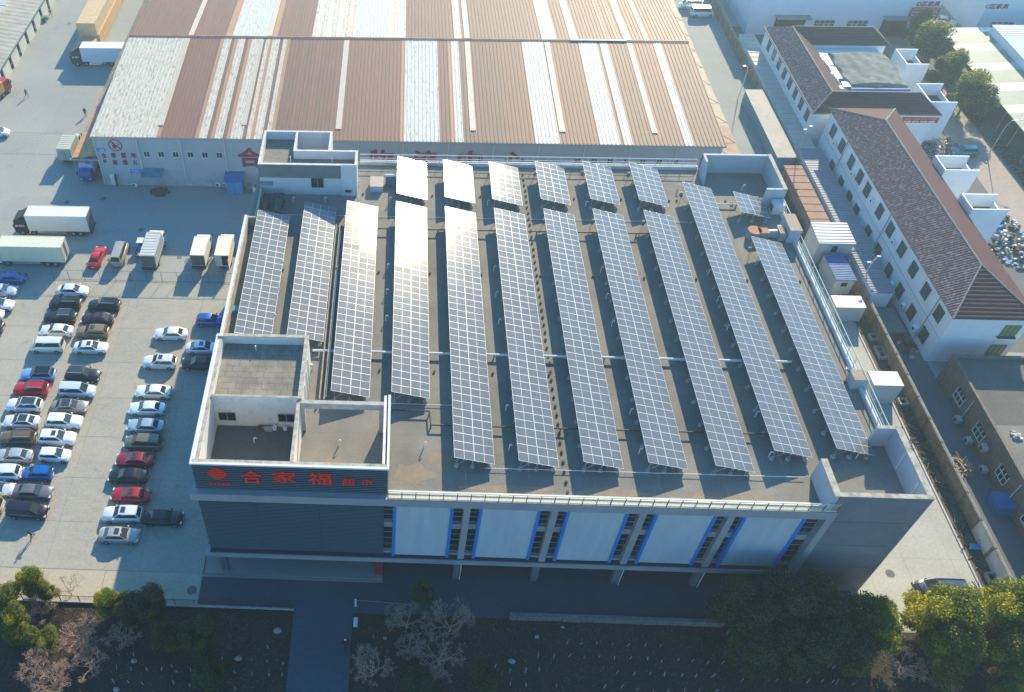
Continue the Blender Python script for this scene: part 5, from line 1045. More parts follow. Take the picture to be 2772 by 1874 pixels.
L_ = [
 ('sedan','0a5fae','A2',82,955,'L','bright blue sedan in the truck shadow at the left edge, topmost of the leftmost cars',{}),
 ('sedan','a9bfd0','A2',5,1068,'R','pale blue silver sedan in shadow at the left edge, below the bright blue one',{}),
 ('sedan',Wh,'A2',-25,1192,'R','white sedan cut by the left edge, below the pale blue silver sedan',{}),
 ('hatch',Wh,'A2',-92,1280,'R','tail of a white hatchback barely showing at the left edge',{}),
 ('suv','2a2d33','A2',-120,1400,'L','dark grey car mostly outside the left edge beside the white saloon row',{}),
 ('sedan',Wh,'A2',640,1068,'R','white sedan facing right, nearest the fence on the parking lot',{}),
 ('suv','14161a','A2',575,1188,'L','black off-roader directly in front of the white sedan by the fence',dict(rails=True)),
 ('suv','16181d','A2',530,1308,'L','black crossover with glass sunroof, second black one of its column',dict(rails=True,sun=2)),
 ('sedan','e6e4da','A2',500,1428,'L','creamy white sedan between a black crossover and an old minibus',{}),
 ('van','dfe2d4','A3',418,60,'L','old cream minibus with side windows in the left double column',{}),
 ('suv','17181a','A2',920,1204,'L','black crossover, topmost car of the second column',dict(rails=True)),
 ('sedan','2a1620','A2',862,1322,'L','very dark maroon sedan, second car of the second column',dict(sun=1)),
 ('suv','8a7550','A2',815,1443,'L','tan gold crossover above the white sedan with black sunroof',dict(sun=1)),
 ('sedan',Wh,'A3',800,72,'R','white sedan with black sunroof beside the old minibus',dict(sun=1)),
 ('suv','6fa0d8','A3',335,318,'L','light blue and violet crossover with black roof below the minibus',dict(dark=True)),
 ('suv','23252a','A3',730,320,'R','black off-roader with glinting windscreen below the white sunroof sedan',dict(sun=2,rails=True)),
 ('suv','b8101c','A3',272,446,'L','bright red crossover in the left double column',dict(rails=True)),
 ('mpv','c9d6e2','A3',680,460,'R','silver white people carrier beside the red crossover',{}),
 ('suv',Wh,'A3',212,592,'L','white crossover with large glass roof below the red crossover',dict(sun=2)),
 ('sedan','8d8a80','A3',612,600,'R','beige grey sedan with dark glass roof facing right',dict(sun=2)),
 ('sedan','e4dfe0','A3',188,735,'L','white saloon with black panorama roof facing left',dict(sun=2)),
 ('suv','eef0ec','A3',562,738,'R','white crossover without sunroof facing right beside the black roofed saloon',{}),
 ('suv','6f5a42','A3',152,886,'L','brown crossover with roof rails in the left double column',dict(rails=True)),
 ('suv','eceeee','A3',500,885,'R','white crossover with small black sunroof facing right beside the brown one',dict(sun=1)),
 ('sedan','aab1b0','A3',118,1042,'L','silver sedan below the brown crossover',{}),
 ('hatch','eaeeee','A3',480,1032,'R','small white hatchback facing right beside the silver sedan',{}),
 ('suv','e8eae8','A3',15,1196,'L','white crossover cut by the left edge beside the small blue hatchback',{}),
 ('hatch','0660b4','A3',328,1196,'L','small bright blue hatchback below the white hatchback',{}),
 ('sedan','c8ccd0','A3',-48,1340,'R','silver sedan cut by the left edge beside the grey sedan',{}),
 ('sedan','6b6a6e','A3',285,1366,'R','grey sedan with glinting windscreen beside the small blue hatchback',{}),
 ('mpv','241a2e','A3',238,1536,'R','dark purple people carrier, lowest car of the left columns',{}),
 ('van','d9dcc8','A3',-148,1490,'L','cream van just showing at the left edge',{}),
 ('sedan',Wh,'A2',1512,1456,'L','white sedan, topmost of the right hand column of cars',{}),
 ('hatch','0a53a6','A2',1858,1332,'R','bright blue small car close to the supermarket left wall',{}),
 ('sedan','dfe6ec','A3',1795,76,'R','white sedan with black sunroof half behind the supermarket corner',dict(sun=1)),
 ('suv',Wh,'A3',1414,206,'L','white crossover with small black sunroof in the right hand column, upper one',dict(sun=1)),
 ('sedan','14171c','A3',1760,216,'L','black sedan in shade beside the supermarket wall',{}),
 ('sedan','eceadf','A3',1356,468,'L','white sedan in the right hand column directly below the upper white crossover',{}),
 ('sedan','dfe8ec','A3',1300,618,'L','cool white sedan with dark rear window above the silver sedan',{}),
 ('sedan','9fb2c4','A3',1286,775,'L','silver blue sedan above the olive grey people carrier',{}),
 ('mpv','6b6f62','A3',1266,926,'L','olive grey people carrier in the right hand column',{}),
 ('sedan','8f0f22','A3',1190,1078,'L','dark red sedan with sunroof, upper of the two red ones',dict(sun=1)),
 ('sedan','15171b','A3',1128,1222,'L','black sedan between the two red sedans',{}),
 ('sedan','a80a22','A3',1155,1394,'L','red sedan with sunroof, lower of the two red ones',dict(sun=1)),
 ('suv',Wh,'A4',1082,84,'L','white crossover with black sunroof, lowest white car of the right column',dict(sun=1)),
 ('sedan','10131a','A4',1440,112,'R','black sedan alone in the building shadow at the lower right of the lot',{}),
 ('sedan','a9aba8','A4',1050,266,'R','silver sedan with sunroof, nearest car to the garden',dict(sun=1)),
]
for (k,c,t,x,y,h,lb,kw) in L_: car(k,c,t,x,y,h,lb,rz=J(),**kw)
car('sedan','c20a1e','A2',868,735,'U','bright red hatchback parked beyond the fence in front of the minibus',side='c',group=None,rz=-.05)
car('van','a59d94','A2',1072,712,'U','beige minibus beyond the fence beside the three wheeler',side='c',group=None,rz=.0,scl=1.08)
car('mpv','4a4f5a','D4',1552,762,'L','dark grey people carrier with ribbed roof parked on the lane by the trees',group=None,rails=True,scl=1.12)
car('van','dfe8e4','C1',1605,90,'L','white van at the back of the lane beside the warehouse, rear one',group=None)
car('van','e4ecea','C1',1705,160,'R','white van at the back of the lane beside the warehouse, front one',group=None,scl=1.06)
car('sedan','e0e0d8','D1',1590,232,'R','white car parked between the two furniture halls',group=None,rz=-.5)
car('hatch','2b7f86','D1',1760,1395,'L','teal car in shade beside the dormitory stair tower',group=None,scl=1.1)
car('hatch','e8ebea','A1',-15,1222,'R','white car nose at the left edge of the truck yard',group=None)
# ---- box trucks
def truck(label, t, x, y, head, Lb, Hb, Wb, cabc, boxc, cab_h=2.9, ribs=0, cabl=2.1, rear='closed', side_text=None, group=None, rz=0, fair=True, tarp=False, name='box_truck'):
    r = thing(name, label, 'truck', (0,0,0), group=group); p = ta(t,x,y,0); r.location = p
    r.rotation_euler = (0,0,{'R':0,'L':math.pi,'U':math.pi/2,'D':-math.pi/2}[head]+rz)
    tot = Lb+cabl+.15; xr = -tot/2; xf = tot/2; w_ = Wb/2; cm = mat('truck_cab_%s' % cabc, srgb(cabc), .4, coat=.3); bm = mat('truck_body_%s' % boxc, srgb(boxc), .5, noise=.06, nscale=.6)
    b = MB(); b.box(xr,xr+Lb,-w_,w_,1.05,Hb)
    if ribs:
        for i in range(ribs):
            xx = xr+.2+(Lb-.4)*i/(ribs-1); b.box(xx-.04,xx+.04,-w_-.035,w_+.035,1.08,Hb-.02); b.box(xx-.05,xx+.05,-w_,w_,Hb,Hb+.04)
    b.box(xr-.02,xr+Lb,-w_-.03,-w_+.06,Hb-.1,Hb+.03); b.box(xr-.02,xr+Lb,w_-.06,w_+.03,Hb-.1,Hb+.03); b.box(xr-.02,xr+Lb,-w_-.02,w_+.02,1.0,1.1)
    bo = b.obj('cargo_box', bm, r)
    cw = w_*.95
    pr = [(xf-cabl,.55),(xf-.1,.55),(xf,1.0),(xf-.02,1.5),(xf-.22,cab_h-.25),(xf-.5,cab_h),(xf-cabl,cab_h)]
    b = MB(); n = len(pr); b.add([(x_,-cw,z_) for x_,z_ in pr]+[(x_,cw,z_) for x_,z_ in pr], [tuple(range(n)),tuple(range(2*n-1,n-1,-1))]+[(i,n+i,n+(i+1)%n,(i+1)%n) for i in range(n)])
    if fair: b.add([(xf-.75,-cw*.8,cab_h),(xf-.75,cw*.8,cab_h),(xf-cabl,cw*.85,min(Hb,cab_h+.75)),(xf-cabl,-cw*.85,min(Hb,cab_h+.75)),(xf-cabl,-cw*.85,cab_h),(xf-cabl,cw*.85,cab_h)],[(0,1,2,3),(0,3,4),(1,5,2),(3,2,5,4)])
    b.obj('cab', cm, r, smooth=True, sharp=25)
    z0,z1 = 1.62,cab_h-.35; MB().add([(xf+.0,-cw*.86,z0),(xf+.0,cw*.86,z0),(xf-.17,cw*.82,z1),(xf-.17,-cw*.82,z1)],[(0,1,2,3)]).obj('windscreen', M_cglass, r)
    for s in (-1,1): MB().quad((xf-.25,s*(cw+.012),z0),(xf-1.15,s*(cw+.012),z0),(xf-1.15,s*(cw+.012),z1),(xf-.4,s*(cw+.012),z1)).obj('side_window', M_cglass, r); MB().box(xf-.12,xf+.02,s*(cw-.25)-.15,s*(cw-.25)+.15,.85,1.05).obj('headlight', M_lamp, r); MB().box(xf-.2,xf-.05,s*(cw+.22)-.06,s*(cw+.22)+.06,1.7,2.3).obj('mirror', M_chass, r)
    MB().box(xr,xf-.5,-.45,.45,.55,1.0).box(xr+Lb*.35,xr+Lb*.55,-w_+.05,w_-.05,.5,.95).obj('chassis', M_chass, r)
    wx = [xf-1.1, xr+1.6]+([xr+2.75, xf-2.9] if Lb > 7 else [])
    R = .5 if Lb > 6 else .38
    for x_ in wx:
        for s in (-1,1): MB().tube((x_,s*(w_-.38),R),(x_,s*(w_-.03),R),R,14,mi=0).tube((x_,s*(w_-.04),R),(x_,s*(w_-.01),R),R*.55,10,mi=1).obj('wheel', [M_tyre,M_rim], r)
    if Lb > 7:
        g = MB()
        for s in (-1,1):
            for zz in (.55,.8): g.box(xr+3.8,xf-3.8,s*(w_-.05)-.02,s*(w_-.05)+.02,zz,zz+.08)
        g.obj('side_guard', M_truckw, r)
    dk = mat('truck_rear_dark', (.10,.11,.11), .5)
    if rear == 'dark': MB().box(xr-.05,xr-.03,-w_+.05,w_-.05,1.15,Hb-.1).obj('rear_door', dk, r); MB().box(xr-.25,xr-.05,-w_,w_,.6,1.05).obj('tail_lift', M_chass, r)
    elif rear == 'open': MB().box(xr-.045,xr-.025,-w_+.08,0,1.15,Hb-.12).obj('opening', M_dark, r); MB().box(xr-.07,xr-.03,0,w_-.05,1.15,Hb-.12).obj('rear_door', M_truckg, r); MB().box(xr-.9,xr,-w_-.03,-w_,1.1,Hb-.2).obj('open_door', bm, r)
    else: MB().box(xr-.05,xr-.03,-w_+.06,-.03,1.15,Hb-.1).box(xr-.05,xr-.03,.03,w_-.06,1.15,Hb-.1).obj('rear_door', mat('door_grey',(.42,.43,.40),.5), r); MB().path([(xr-.08,-.2,1.2),(xr-.08,-.2,Hb-.2)],.03).path([(xr-.08,.2,1.2),(xr-.08,.2,Hb-.2)],.03).obj('door_bar', M_chass, r)
    if side_text:
        s, xx, zz, ww, hh, mm = side_text; me = text_mesh(s, ww, hh, .01); lo = bpy.data.objects.new('lettering', me); COL.objects.link(lo); me.materials.clear(); me.materials.append(mm); lo.parent = r
        if head == 'L': lo.rotation_euler = (0,0,math.pi); lo.location = (xx, w_+.02, zz)
        else: lo.location = (xx,-w_-.02,zz)
    return r
t_ = truck('large white box truck with dark brown cab, JHD lettering, side on in the shaded yard','A2',480,520,'L',9.6,3.95,2.5,'2e2424','d6dad6',side_text=('JHD',4.9,1.9,1.5,.45,M_signwhite),rear='dark',cab_h=3.1)
def back(o, d): o.location.y += d
back(t_,1.2)
t_ = truck('long cream ribbed box truck with white cab beside the parking fence','A2',250,790,'L',9.6,3.9,2.5,'d8dce0','cfd2bd',ribs=7,cab_h=2.8); back(t_,1.2)
t_ = truck('white box truck with dark cab parked at the warehouse left side behind the awning','A1',880,590,'L',8.4,3.9,2.5,'27272e','dfe3ea',side_text=('JHD',4.3,1.9,1.5,.45,M_signwhite),cab_h=3.1); back(t_,1.2)
t_ = truck('grey roofed box truck with dark tail lift, rear toward the camera beside the three wheeler','A2',1378,700,'U',5.4,3.2,2.2,'e2e6e2','b9c0bd',ribs=9,rear='dark',cab_h=2.5,cabl=1.6)
t_ = truck('white box truck with dark rear door, second from the supermarket wall','A2',1800,712,'U',4.3,3.1,2.1,'e4e8e4','dcdccd',rear='dark',cab_h=2.4,cabl=1.6)
t_ = truck('white box truck with open rear door next to the supermarket wall','A2',2010,712,'U',4.4,3.1,2.1,'e8eae6','e4ddc9',rear='open',cab_h=2.4,cabl=1.6)
t_ = truck('pale ribbed box truck backed against the loading awning at the warehouse corner','A1',640,1370,'U',4.6,3.2,2.3,'d8dce0','b8bfb0',ribs=8,cab_h=2.5,cabl=1.5)
t_ = truck('blue cab lorry loaded high with white wrapped goods at the warehouse corner','A2',815,-40,'D',4.6,2.2,2.1,'123a9a','c8cfe0',cab_h=2.3,cabl=1.5,fair=False,name='loaded_lorry')
b = MB(); rr = random.Random(5); base = Vector(t_.location)
for j in range(7):
    for i in range(4):
        x = -2.9+j*.72; y = -.85+i*.57; s = .42
        pts = [(x+s*math.cos(q)*rr.uniform(.8,1.1),y+s*math.sin(q)*rr.uniform(.8,1.1)) for q in [k*math.pi/4 for k in range(8)]]; b.poly(pts,2.2,3.1+rr.uniform(-.25,.5))
o = b.obj('wrapped_goods', mat('wrap_lilac',(.50,.50,.66),.6), smooth=False); o.location = t_.location; o.rotation_euler = t_.rotation_euler
tag(o,'pile of lilac white wrapped bales on the blue cab lorry','goods')
t_ = truck('orange loaded red lorry cut by the left edge of the truck yard','A1',-60,905,'U',7.5,2.9,2.4,'b0201c','d9a86a',cab_h=2.7,cabl=2.0,rz=-.28,fair=False,name='loaded_lorry')
# three wheeler, scooters
def wheel3(o, pts):
    for x,y,r in pts: MB().tube((x,y-.06,r),(x,y+.06,r),r,14).obj('wheel', M_tyre, o)
p = ta('A2',1250,660,0); t = thing('cargo_tricycle','blue cargo tricycle with small cab roof and flat bed beside the box truck','tricycle',(p.x,p.y,0),math.pi/2)
wheel3(t,[(1.5,0,.28),(-1.1,.5,.28),(-1.1,-.5,.28)]); MB().box(-1.6,.1,-.55,.55,.5,.62).box(-1.6,.1,-.55,-.5,.62,.85).box(-1.6,.1,.5,.55,.62,.85).obj('cargo_bed', mat('bed_grey',(.28,.24,.2),.7), t)
MB().box(.2,1.1,-.4,.4,.3,.75).box(.9,1.3,-.35,.35,.5,1.15).obj('cab_body', paint('123f9c'), t); MB().box(.1,1.35,-.5,.5,1.62,1.68).obj('cab_roof', M_truckw, t); MB().add([(1.3,-.45,.9),(1.3,.45,.9),(1.1,.45,1.6),(1.1,-.45,1.6)],[(0,1,2,3)]).obj('windscreen', M_cglass, t); MB().box(-.4,.1,-.4,.4,.62,.95).obj('tool_box', M_blueroof, t)
def scooter_proto():
    r = bpy.data.objects.new('motor_scooter', None); COL.objects.link(r)
    for x in (-.62,.62): MB().tube((x,-.05,.25),(x,.05,.25),.25,12).obj('wheel', M_tyre, r)
    MB().add([(-.75,-.14,.45),(-.75,.14,.45),(-.1,.13,.42),(-.1,-.13,.42),(-.7,-.12,.72),(-.7,.12,.72),(-.05,.1,.7),(-.05,-.1,.7)],[(0,1,5,4),(1,2,6,5),(2,3,7,6),(3,0,4,7),(4,5,6,7)]).box(-.1,.4,-.14,.14,.26,.34).add([(.4,-.2,.3),(.4,.2,.3),(.52,.16,.95),(.52,-.16,.95),(.6,-.1,.4),(.6,.1,.4)],[(0,1,2,3),(1,5,2),(0,3,4),(4,3,2,5)]).obj('body', paint('2a3a66'), r)
    MB().box(-.7,-.02,-.13,.13,.72,.8).obj('seat', M_chass, r); MB().tube((.5,0,.9),(.45,0,1.05),.03).tube((.42,-.32,1.05),(.42,.32,1.05),.02).obj('handlebar', M_chass, r)
    return r
scp = scooter_proto(); sc_cols = ['2a3a66','1c1d22','51555c','16305e','6a6d70']
k = 0
for row,(x0s,y0s,n_) in enumerate([(103.3,118,20),(102.9,139,12)]):
    for i in range(n_):
        r = scp if k == 0 else copy_tree(scp); r.name = 'motor_scooter'; r.location = (x0s+rnd.uniform(-.3,.3), y0s+i*.85+rnd.uniform(-.2,.2), .02); r.rotation_euler = (0,0,rnd.uniform(-.35,.35)+(math.pi if rnd.random()<.3 else 0))
        if k:
            for ch in r.children:
                if ch.name.startswith('body'): ch.material_slots[0].link = 'OBJECT'; ch.material_slots[0].material = paint(sc_cols[k % 5])
        tag(r, '%s scooter along the striped market shed, number %d from the near end' % (['dark blue','black','grey','navy','pale grey'][k%5], k+1), 'scooter', 'scooters parked along the striped market shed'); k += 1
# ============================================================ PEOPLE ============================================================
def skin_body(name, joints, edges, m, parent, lv=1):
    me = bpy.data.meshes.new(name); me.from_pydata([j[:3] for j in joints], edges, []); o = bpy.data.objects.new(name, me); COL.objects.link(o)
    bpy.context.view_layer.objects.active = o; o.modifiers.new('s','SKIN'); 
    for v, j in zip(me.skin_vertices[0].data, joints): v.radius = (j[3], j[4] if len(j) > 4 else j[3]); v.use_root = False
    me.skin_vertices[0].data[0].use_root = True
    sb = o.modifiers.new('u','SUBSURF'); sb.levels = lv; sb.render_levels = lv
    dg = bpy.context.evaluated_depsgraph_get(); dg.update(); nm = bpy.data.meshes.new_from_object(o.evaluated_get(dg)); bpy.data.objects.remove(o)
    nm.materials.clear(); nm.materials.append(m); nm.polygons.foreach_set('use_smooth', [True]*len(nm.polygons)); o = bpy.data.objects.new(name, nm); COL.objects.link(o); o.parent = parent; return o
def person(label, x, y, rz, pose, top, legs, z=0, hair=M_dark, helmet=None):
    t = thing('person', label, 'person', (x,y,z), rz)
    la, ra, ll, rl, lean = pose     # arm ends, leg ends as offsets
    hip, ch, nk, hd = (0,0,.92), (lean*.35,0,1.25), (lean*.55,0,1.45), (lean*.7,0,1.6)
    J = [hip+(.13,.10), ch+(.16,.11), (lean*.5,0,1.40,.10,.08), (nk[0],0,1.47,.055), (hd[0],0,1.60,.095,.10), (hd[0],0,1.70,.075)]
    E = [(0,1),(1,2),(2,3),(3,4),(4,5)]
    def limb(a, pts, rs):
        for p, r in zip(pts, rs): J.append(tuple(p)+(r,)); E.append((a, len(J)-1)); a = len(J)-1
    for s, (kx, kz, fx_, fz) in ((1,ll),(-1,rl)): limb(0, [(0,.1*s,.84),(kx,.11*s,kz),(fx_,.12*s,fz+.06),(fx_+.13,.13*s,fz+.04)], [.09,.065,.045,.04])
    for s, (ex_, ez_, hx, hz, out) in ((1,la),(-1,ra)): limb(2, [(lean*.5,.20*s,1.38),(ex_,(.24+out*.5)*s,ez_),(hx,(.22+out)*s,hz)], [.06,.045,.036])
    b = skin_body('body', J, E, legs, t)
    # jacket over the torso and sleeves, head skin and hair
    JJ = [(lean*.1,0,.93,.155,.12),(lean*.35,0,1.22,.18,.13),(lean*.5,0,1.41,.12,.10)]; EE = [(0,1),(1,2)]
    for s, (ex_, ez_, hx, hz, out) in ((1,la),(-1,ra)):
        a = 2
        for p, r in (((lean*.5,.205*s,1.385),.075),((ex_,(.24+out*.5)*s,ez_),.06),((hx*.9+ex_*.1,(.22+out*.9)*s,hz*.9+ez_*.1),.05)): JJ.append(p+(r,)); EE.append((a,len(JJ)-1)); a = len(JJ)-1
    skin_body('jacket', JJ, EE, top, t)
    hb = MB(); n = 10
    for i in range(6):
        for j in range(n):
            a = 2*math.pi*j/n; u = i/5*math.pi; hb.v.append((hd[0]+.105*math.sin(u)*math.cos(a), .09*math.sin(u)*math.sin(a), 1.635+.125*math.cos(u)))
    for i in range(5):
        for j in range(n): hb.f.append((i*n+j,(i+1)*n+j,(i+1)*n+(j+1)%n,i*n+(j+1)%n)); hb.m.append(0)
    hb.tube((hd[0]+.095,0,1.63),(hd[0]+.13,0,1.60),.018,5,r2=.022); hb.tube((hd[0],-.1,1.62),(hd[0],.1,1.62),.025,6)
    hb.obj('head', M_skin, t, smooth=True)
    h2 = MB()
    for i in range(4):
        for j in range(n):
            a = 2*math.pi*j/n; u = i/3*1.45; h2.v.append((hd[0]-.012+.118*math.sin(u)*math.cos(a), .104*math.sin(u)*math.sin(a), 1.645+.135*math.cos(u)))
    for i in range(3):
        for j in range(n): h2.f.append((i*n+j,(i+1)*n+j,(i+1)*n+(j+1)%n,i*n+(j+1)%n)); h2.m.append(0)
    h2.obj('helmet' if helmet else 'hair', helmet or hair, t, smooth=True)
    fg = MB()
    for s, (ex_, ez_, hx, hz, out) in ((1,la),(-1,ra)):
        y0 = (.22+out)*s; fg.tube((hx,y0,hz),(hx+.04,y0,hz-.07),.032,6)
        for k_ in range(4): fg.tube((hx+.03+.002*k_,y0+(-.03+.02*k_),hz-.06),(hx+.055,y0+(-.03+.02*k_),hz-.13+.01*abs(k_-1.5)),.009,5)
        fg.tube((hx+.01,y0-.03*s,hz-.03),(hx+.06,y0-.05*s,hz-.07),.01,5)
    fg.obj('hands', M_skin, t)
    return t
stand = ((.02,1.12,.12,.95,.02),(.02,1.12,.12,.95,.02),(.02,.48,-.02,0),(.03,.48,.05,0),.03)
walk = ((.12,1.12,.32,1.0,.03),(-.15,1.12,-.2,.88,.03),(.25,.5,.32,0),(-.05,.5,-.42,.05),.08)
stride = ((.25,1.2,.42,1.25,.1),(-.2,1.2,-.4,1.15,.12),(.3,.55,.50,.0),(-.2,.48,-.55,.0),.25)
p = ta('A4',292,206); person('person in dark clothes striding with arms out on the sunny parking lot near the garden', p.x,p.y,-1.9,stride,M_cloth,M_cloth)
p = ta('A1',240,862); person('person in black walking across the yard near the orange red lorry', p.x,p.y,-.1,walk,M_cloth,M_cloth)
p = ta('A1',762,1030); person('person in black standing in the yard beside the loading awning', p.x,p.y,-1.4,stand,M_cloth,M_cloth)
p = ta('A1',455,148); person('person with dark jacket beside the green handcart at the left shed', p.x,p.y,-.6,walk,M_cloth,M_clothr)
p = ta('A1',398,185); t = thing('handcart','green handcart next to the left shed wall','handcart',(p.x,p.y,0),.5); MB().box(-.7,.7,-.45,.45,.35,.9).obj('cart_box', mat('cart_green',(.03,.22,.13),.6), t); wheel3(t,[(-.3,.5,.3),(-.3,-.5,.3)]); MB().tube((.7,.2,.6),(1.3,.2,.9),.03).obj('handle', M_chass, t)
p = ta('D1',1650,985); person('person in red walking on the pink pavement, left of two', p.x,p.y,-1.2,walk,M_clothr,M_cloth)
p = ta('D1',1705,985); person('person in red on the pink pavement beside the tree shadow, right of two', p.x,p.y,-1.9,stand,M_clothr,M_cloth)
p = ta('B4',800,1225); t = copy_tree(scp); t.name = 'motor_scooter'; t.location = (p.x,p.y+.6,.014); t.rotation_euler = (0,0,-1.5); tag(t,'dark scooter ridden on the garden path','scooter')
ride = ((.25,1.15,.42,1.06,.08),(.25,1.15,.42,1.06,.08),(.38,.75,.32,.32),(.38,.75,.32,.32),.12)
person('person in dark clothes with white helmet riding a scooter on the garden path', p.x,p.y+.75,-1.5,ride,M_cloth,M_cloth,z=-.02,helmet=M_pvc)
# ============================================================ TREES ============================================================
def leaf_crown(seed, r, h, n, m, parent, lobes=22, s=.16):
    rr = random.Random(seed); b = MB(); cl = []
    for k in range(lobes):
        a = rr.uniform(0,6.28); q = math.sqrt(rr.random())*.74; zz = rr.uniform(.30,.95); cl.append((r*q*math.cos(a)*(1.15-zz*.6), r*q*math.sin(a)*(1.15-zz*.6), h*zz, r*rr.uniform(.20,.42), rr.randrange(len(m))))
    for k in range(n):
        c = cl[rr.randrange(lobes)]; d = Vector((rr.gauss(0,1),rr.gauss(0,1),rr.gauss(0,1))).normalized(); rad = c[3]*(rr.random()**.28)*rr.uniform(.85,1.12)
        p = Vector(c[:3])+Vector((d.x*rad,d.y*rad,d.z*rad*.85))
        u = (d+Vector((rr.gauss(0,.7),rr.gauss(0,.7),rr.gauss(0,.7)+.3))).normalized(); e = u.orthogonal().normalized(); e.rotate(Matrix.Rotation(rr.uniform(0,6.28),3,u)); f = u.cross(e); ss = s*rr.uniform(.6,1.3)
        mi = c[4] if rr.random() < .8 else rr.randrange(len(m))
        b.add([p-e*ss*.5,p+f*ss*.42,p+e*ss*.5,p-f*ss*.42],[(0,1,2,3)],mi)
    return b.obj('crown', m, parent)
def limbs(b, rr, p, d, L2, r, depth, spread, up):
    q = p+d*L2; b.tube(p,q,max(r,.008),3 if depth < 2 else 5,r2=max(r*.72,.008),cap=False)
    if depth == 0: return
    for k in range(rr.choice((2,3,3)) if depth > 1 else rr.choice((3,4,4))):
        nd = (d+Vector((rr.gauss(0,spread),rr.gauss(0,spread),rr.gauss(0,spread*.6)+up))).normalized(); limbs(b, rr, q, nd, L2*rr.uniform(.62,.88), r*.66, depth-1, spread, up)
def green_proto(seed, r, h, mats, n, dens=.16):
    root = bpy.data.objects.new('evergreen_tree', None); COL.objects.link(root); rr = random.Random(seed); b = MB(); b.tube((0,0,0),(0,0,h*.55),.13,8,r2=.09)
    for k in range(5): limbs(b, rr, Vector((0,0,h*(.25+.06*k))), Vector((math.cos(k*1.3),math.sin(k*1.3),.9)).normalized(), h*.22, .06, 2, .35, .1)
    b.obj('trunk', M_barkd, root); leaf_crown(seed, r, h, n, mats, root, s=dens); return root
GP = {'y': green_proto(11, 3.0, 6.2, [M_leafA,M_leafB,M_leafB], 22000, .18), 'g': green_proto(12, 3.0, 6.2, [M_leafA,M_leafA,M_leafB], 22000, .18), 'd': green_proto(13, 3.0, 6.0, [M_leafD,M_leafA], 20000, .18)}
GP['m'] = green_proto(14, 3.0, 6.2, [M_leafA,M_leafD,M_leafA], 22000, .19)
usedp = set()
def green(tp, t, x, y, r, z, label, rz=None, hs=1.0):
    """crown centre seen at pixel, about z metres up"""
    p = ta(t,x,y,z); r0 = GP[tp]; o = r0 if tp not in usedp else copy_tree(r0); usedp.add(tp); o.name = 'evergreen_tree'
    s = r/2.6; o.location = (p.x,p.y,0); o.scale = (s,s,z/3.9*hs); o.rotation_euler = (0,0,rnd.uniform(0,6.28) if rz is None else rz); tag(o, label, 'tree', 'evergreen trees'); return o
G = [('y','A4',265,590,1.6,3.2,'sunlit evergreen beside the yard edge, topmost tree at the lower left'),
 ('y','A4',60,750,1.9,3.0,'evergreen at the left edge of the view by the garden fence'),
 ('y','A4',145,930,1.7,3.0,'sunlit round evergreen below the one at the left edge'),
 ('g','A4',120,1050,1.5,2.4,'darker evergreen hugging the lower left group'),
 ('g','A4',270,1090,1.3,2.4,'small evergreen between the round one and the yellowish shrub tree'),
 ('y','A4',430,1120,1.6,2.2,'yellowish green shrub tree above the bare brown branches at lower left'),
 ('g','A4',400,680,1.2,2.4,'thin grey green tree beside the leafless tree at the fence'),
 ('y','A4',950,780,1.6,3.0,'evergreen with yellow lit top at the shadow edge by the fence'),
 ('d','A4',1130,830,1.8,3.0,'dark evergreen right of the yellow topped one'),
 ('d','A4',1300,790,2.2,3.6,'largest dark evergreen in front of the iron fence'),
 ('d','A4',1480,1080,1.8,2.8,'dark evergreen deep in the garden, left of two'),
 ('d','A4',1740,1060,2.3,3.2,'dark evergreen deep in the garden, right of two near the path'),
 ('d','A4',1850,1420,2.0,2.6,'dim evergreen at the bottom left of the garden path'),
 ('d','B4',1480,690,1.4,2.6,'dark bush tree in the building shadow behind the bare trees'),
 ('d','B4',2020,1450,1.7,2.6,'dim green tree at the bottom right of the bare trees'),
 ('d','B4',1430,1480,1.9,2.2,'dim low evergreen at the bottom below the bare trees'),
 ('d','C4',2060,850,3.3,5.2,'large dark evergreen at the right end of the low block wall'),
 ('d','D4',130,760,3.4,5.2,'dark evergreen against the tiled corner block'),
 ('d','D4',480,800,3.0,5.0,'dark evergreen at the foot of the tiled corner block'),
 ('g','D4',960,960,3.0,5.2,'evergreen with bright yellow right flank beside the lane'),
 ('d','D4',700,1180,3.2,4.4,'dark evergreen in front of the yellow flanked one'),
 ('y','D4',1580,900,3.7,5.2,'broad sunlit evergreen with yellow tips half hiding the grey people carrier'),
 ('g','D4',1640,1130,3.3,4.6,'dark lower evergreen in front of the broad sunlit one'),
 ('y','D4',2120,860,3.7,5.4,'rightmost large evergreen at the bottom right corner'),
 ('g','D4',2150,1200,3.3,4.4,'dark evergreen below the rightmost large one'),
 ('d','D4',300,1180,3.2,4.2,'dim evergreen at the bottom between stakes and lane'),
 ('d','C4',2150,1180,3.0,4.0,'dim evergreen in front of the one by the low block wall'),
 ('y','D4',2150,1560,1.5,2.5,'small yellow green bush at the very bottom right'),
 ('m','D1',1375,215,2.2,4.5,'green street tree nearest the red advertising board'),
 ('m','D1',1480,345,4.6,5.2,'large green street tree in front of the furniture hall'),
 ('m','D1',1665,585,3.2,4.6,'round green street tree between stair tower and striped shed'),
 ('m','D1',1825,800,4.4,5.4,'large leaning street tree casting shade on the pink pavement')]
for g_ in G: green(*g_)
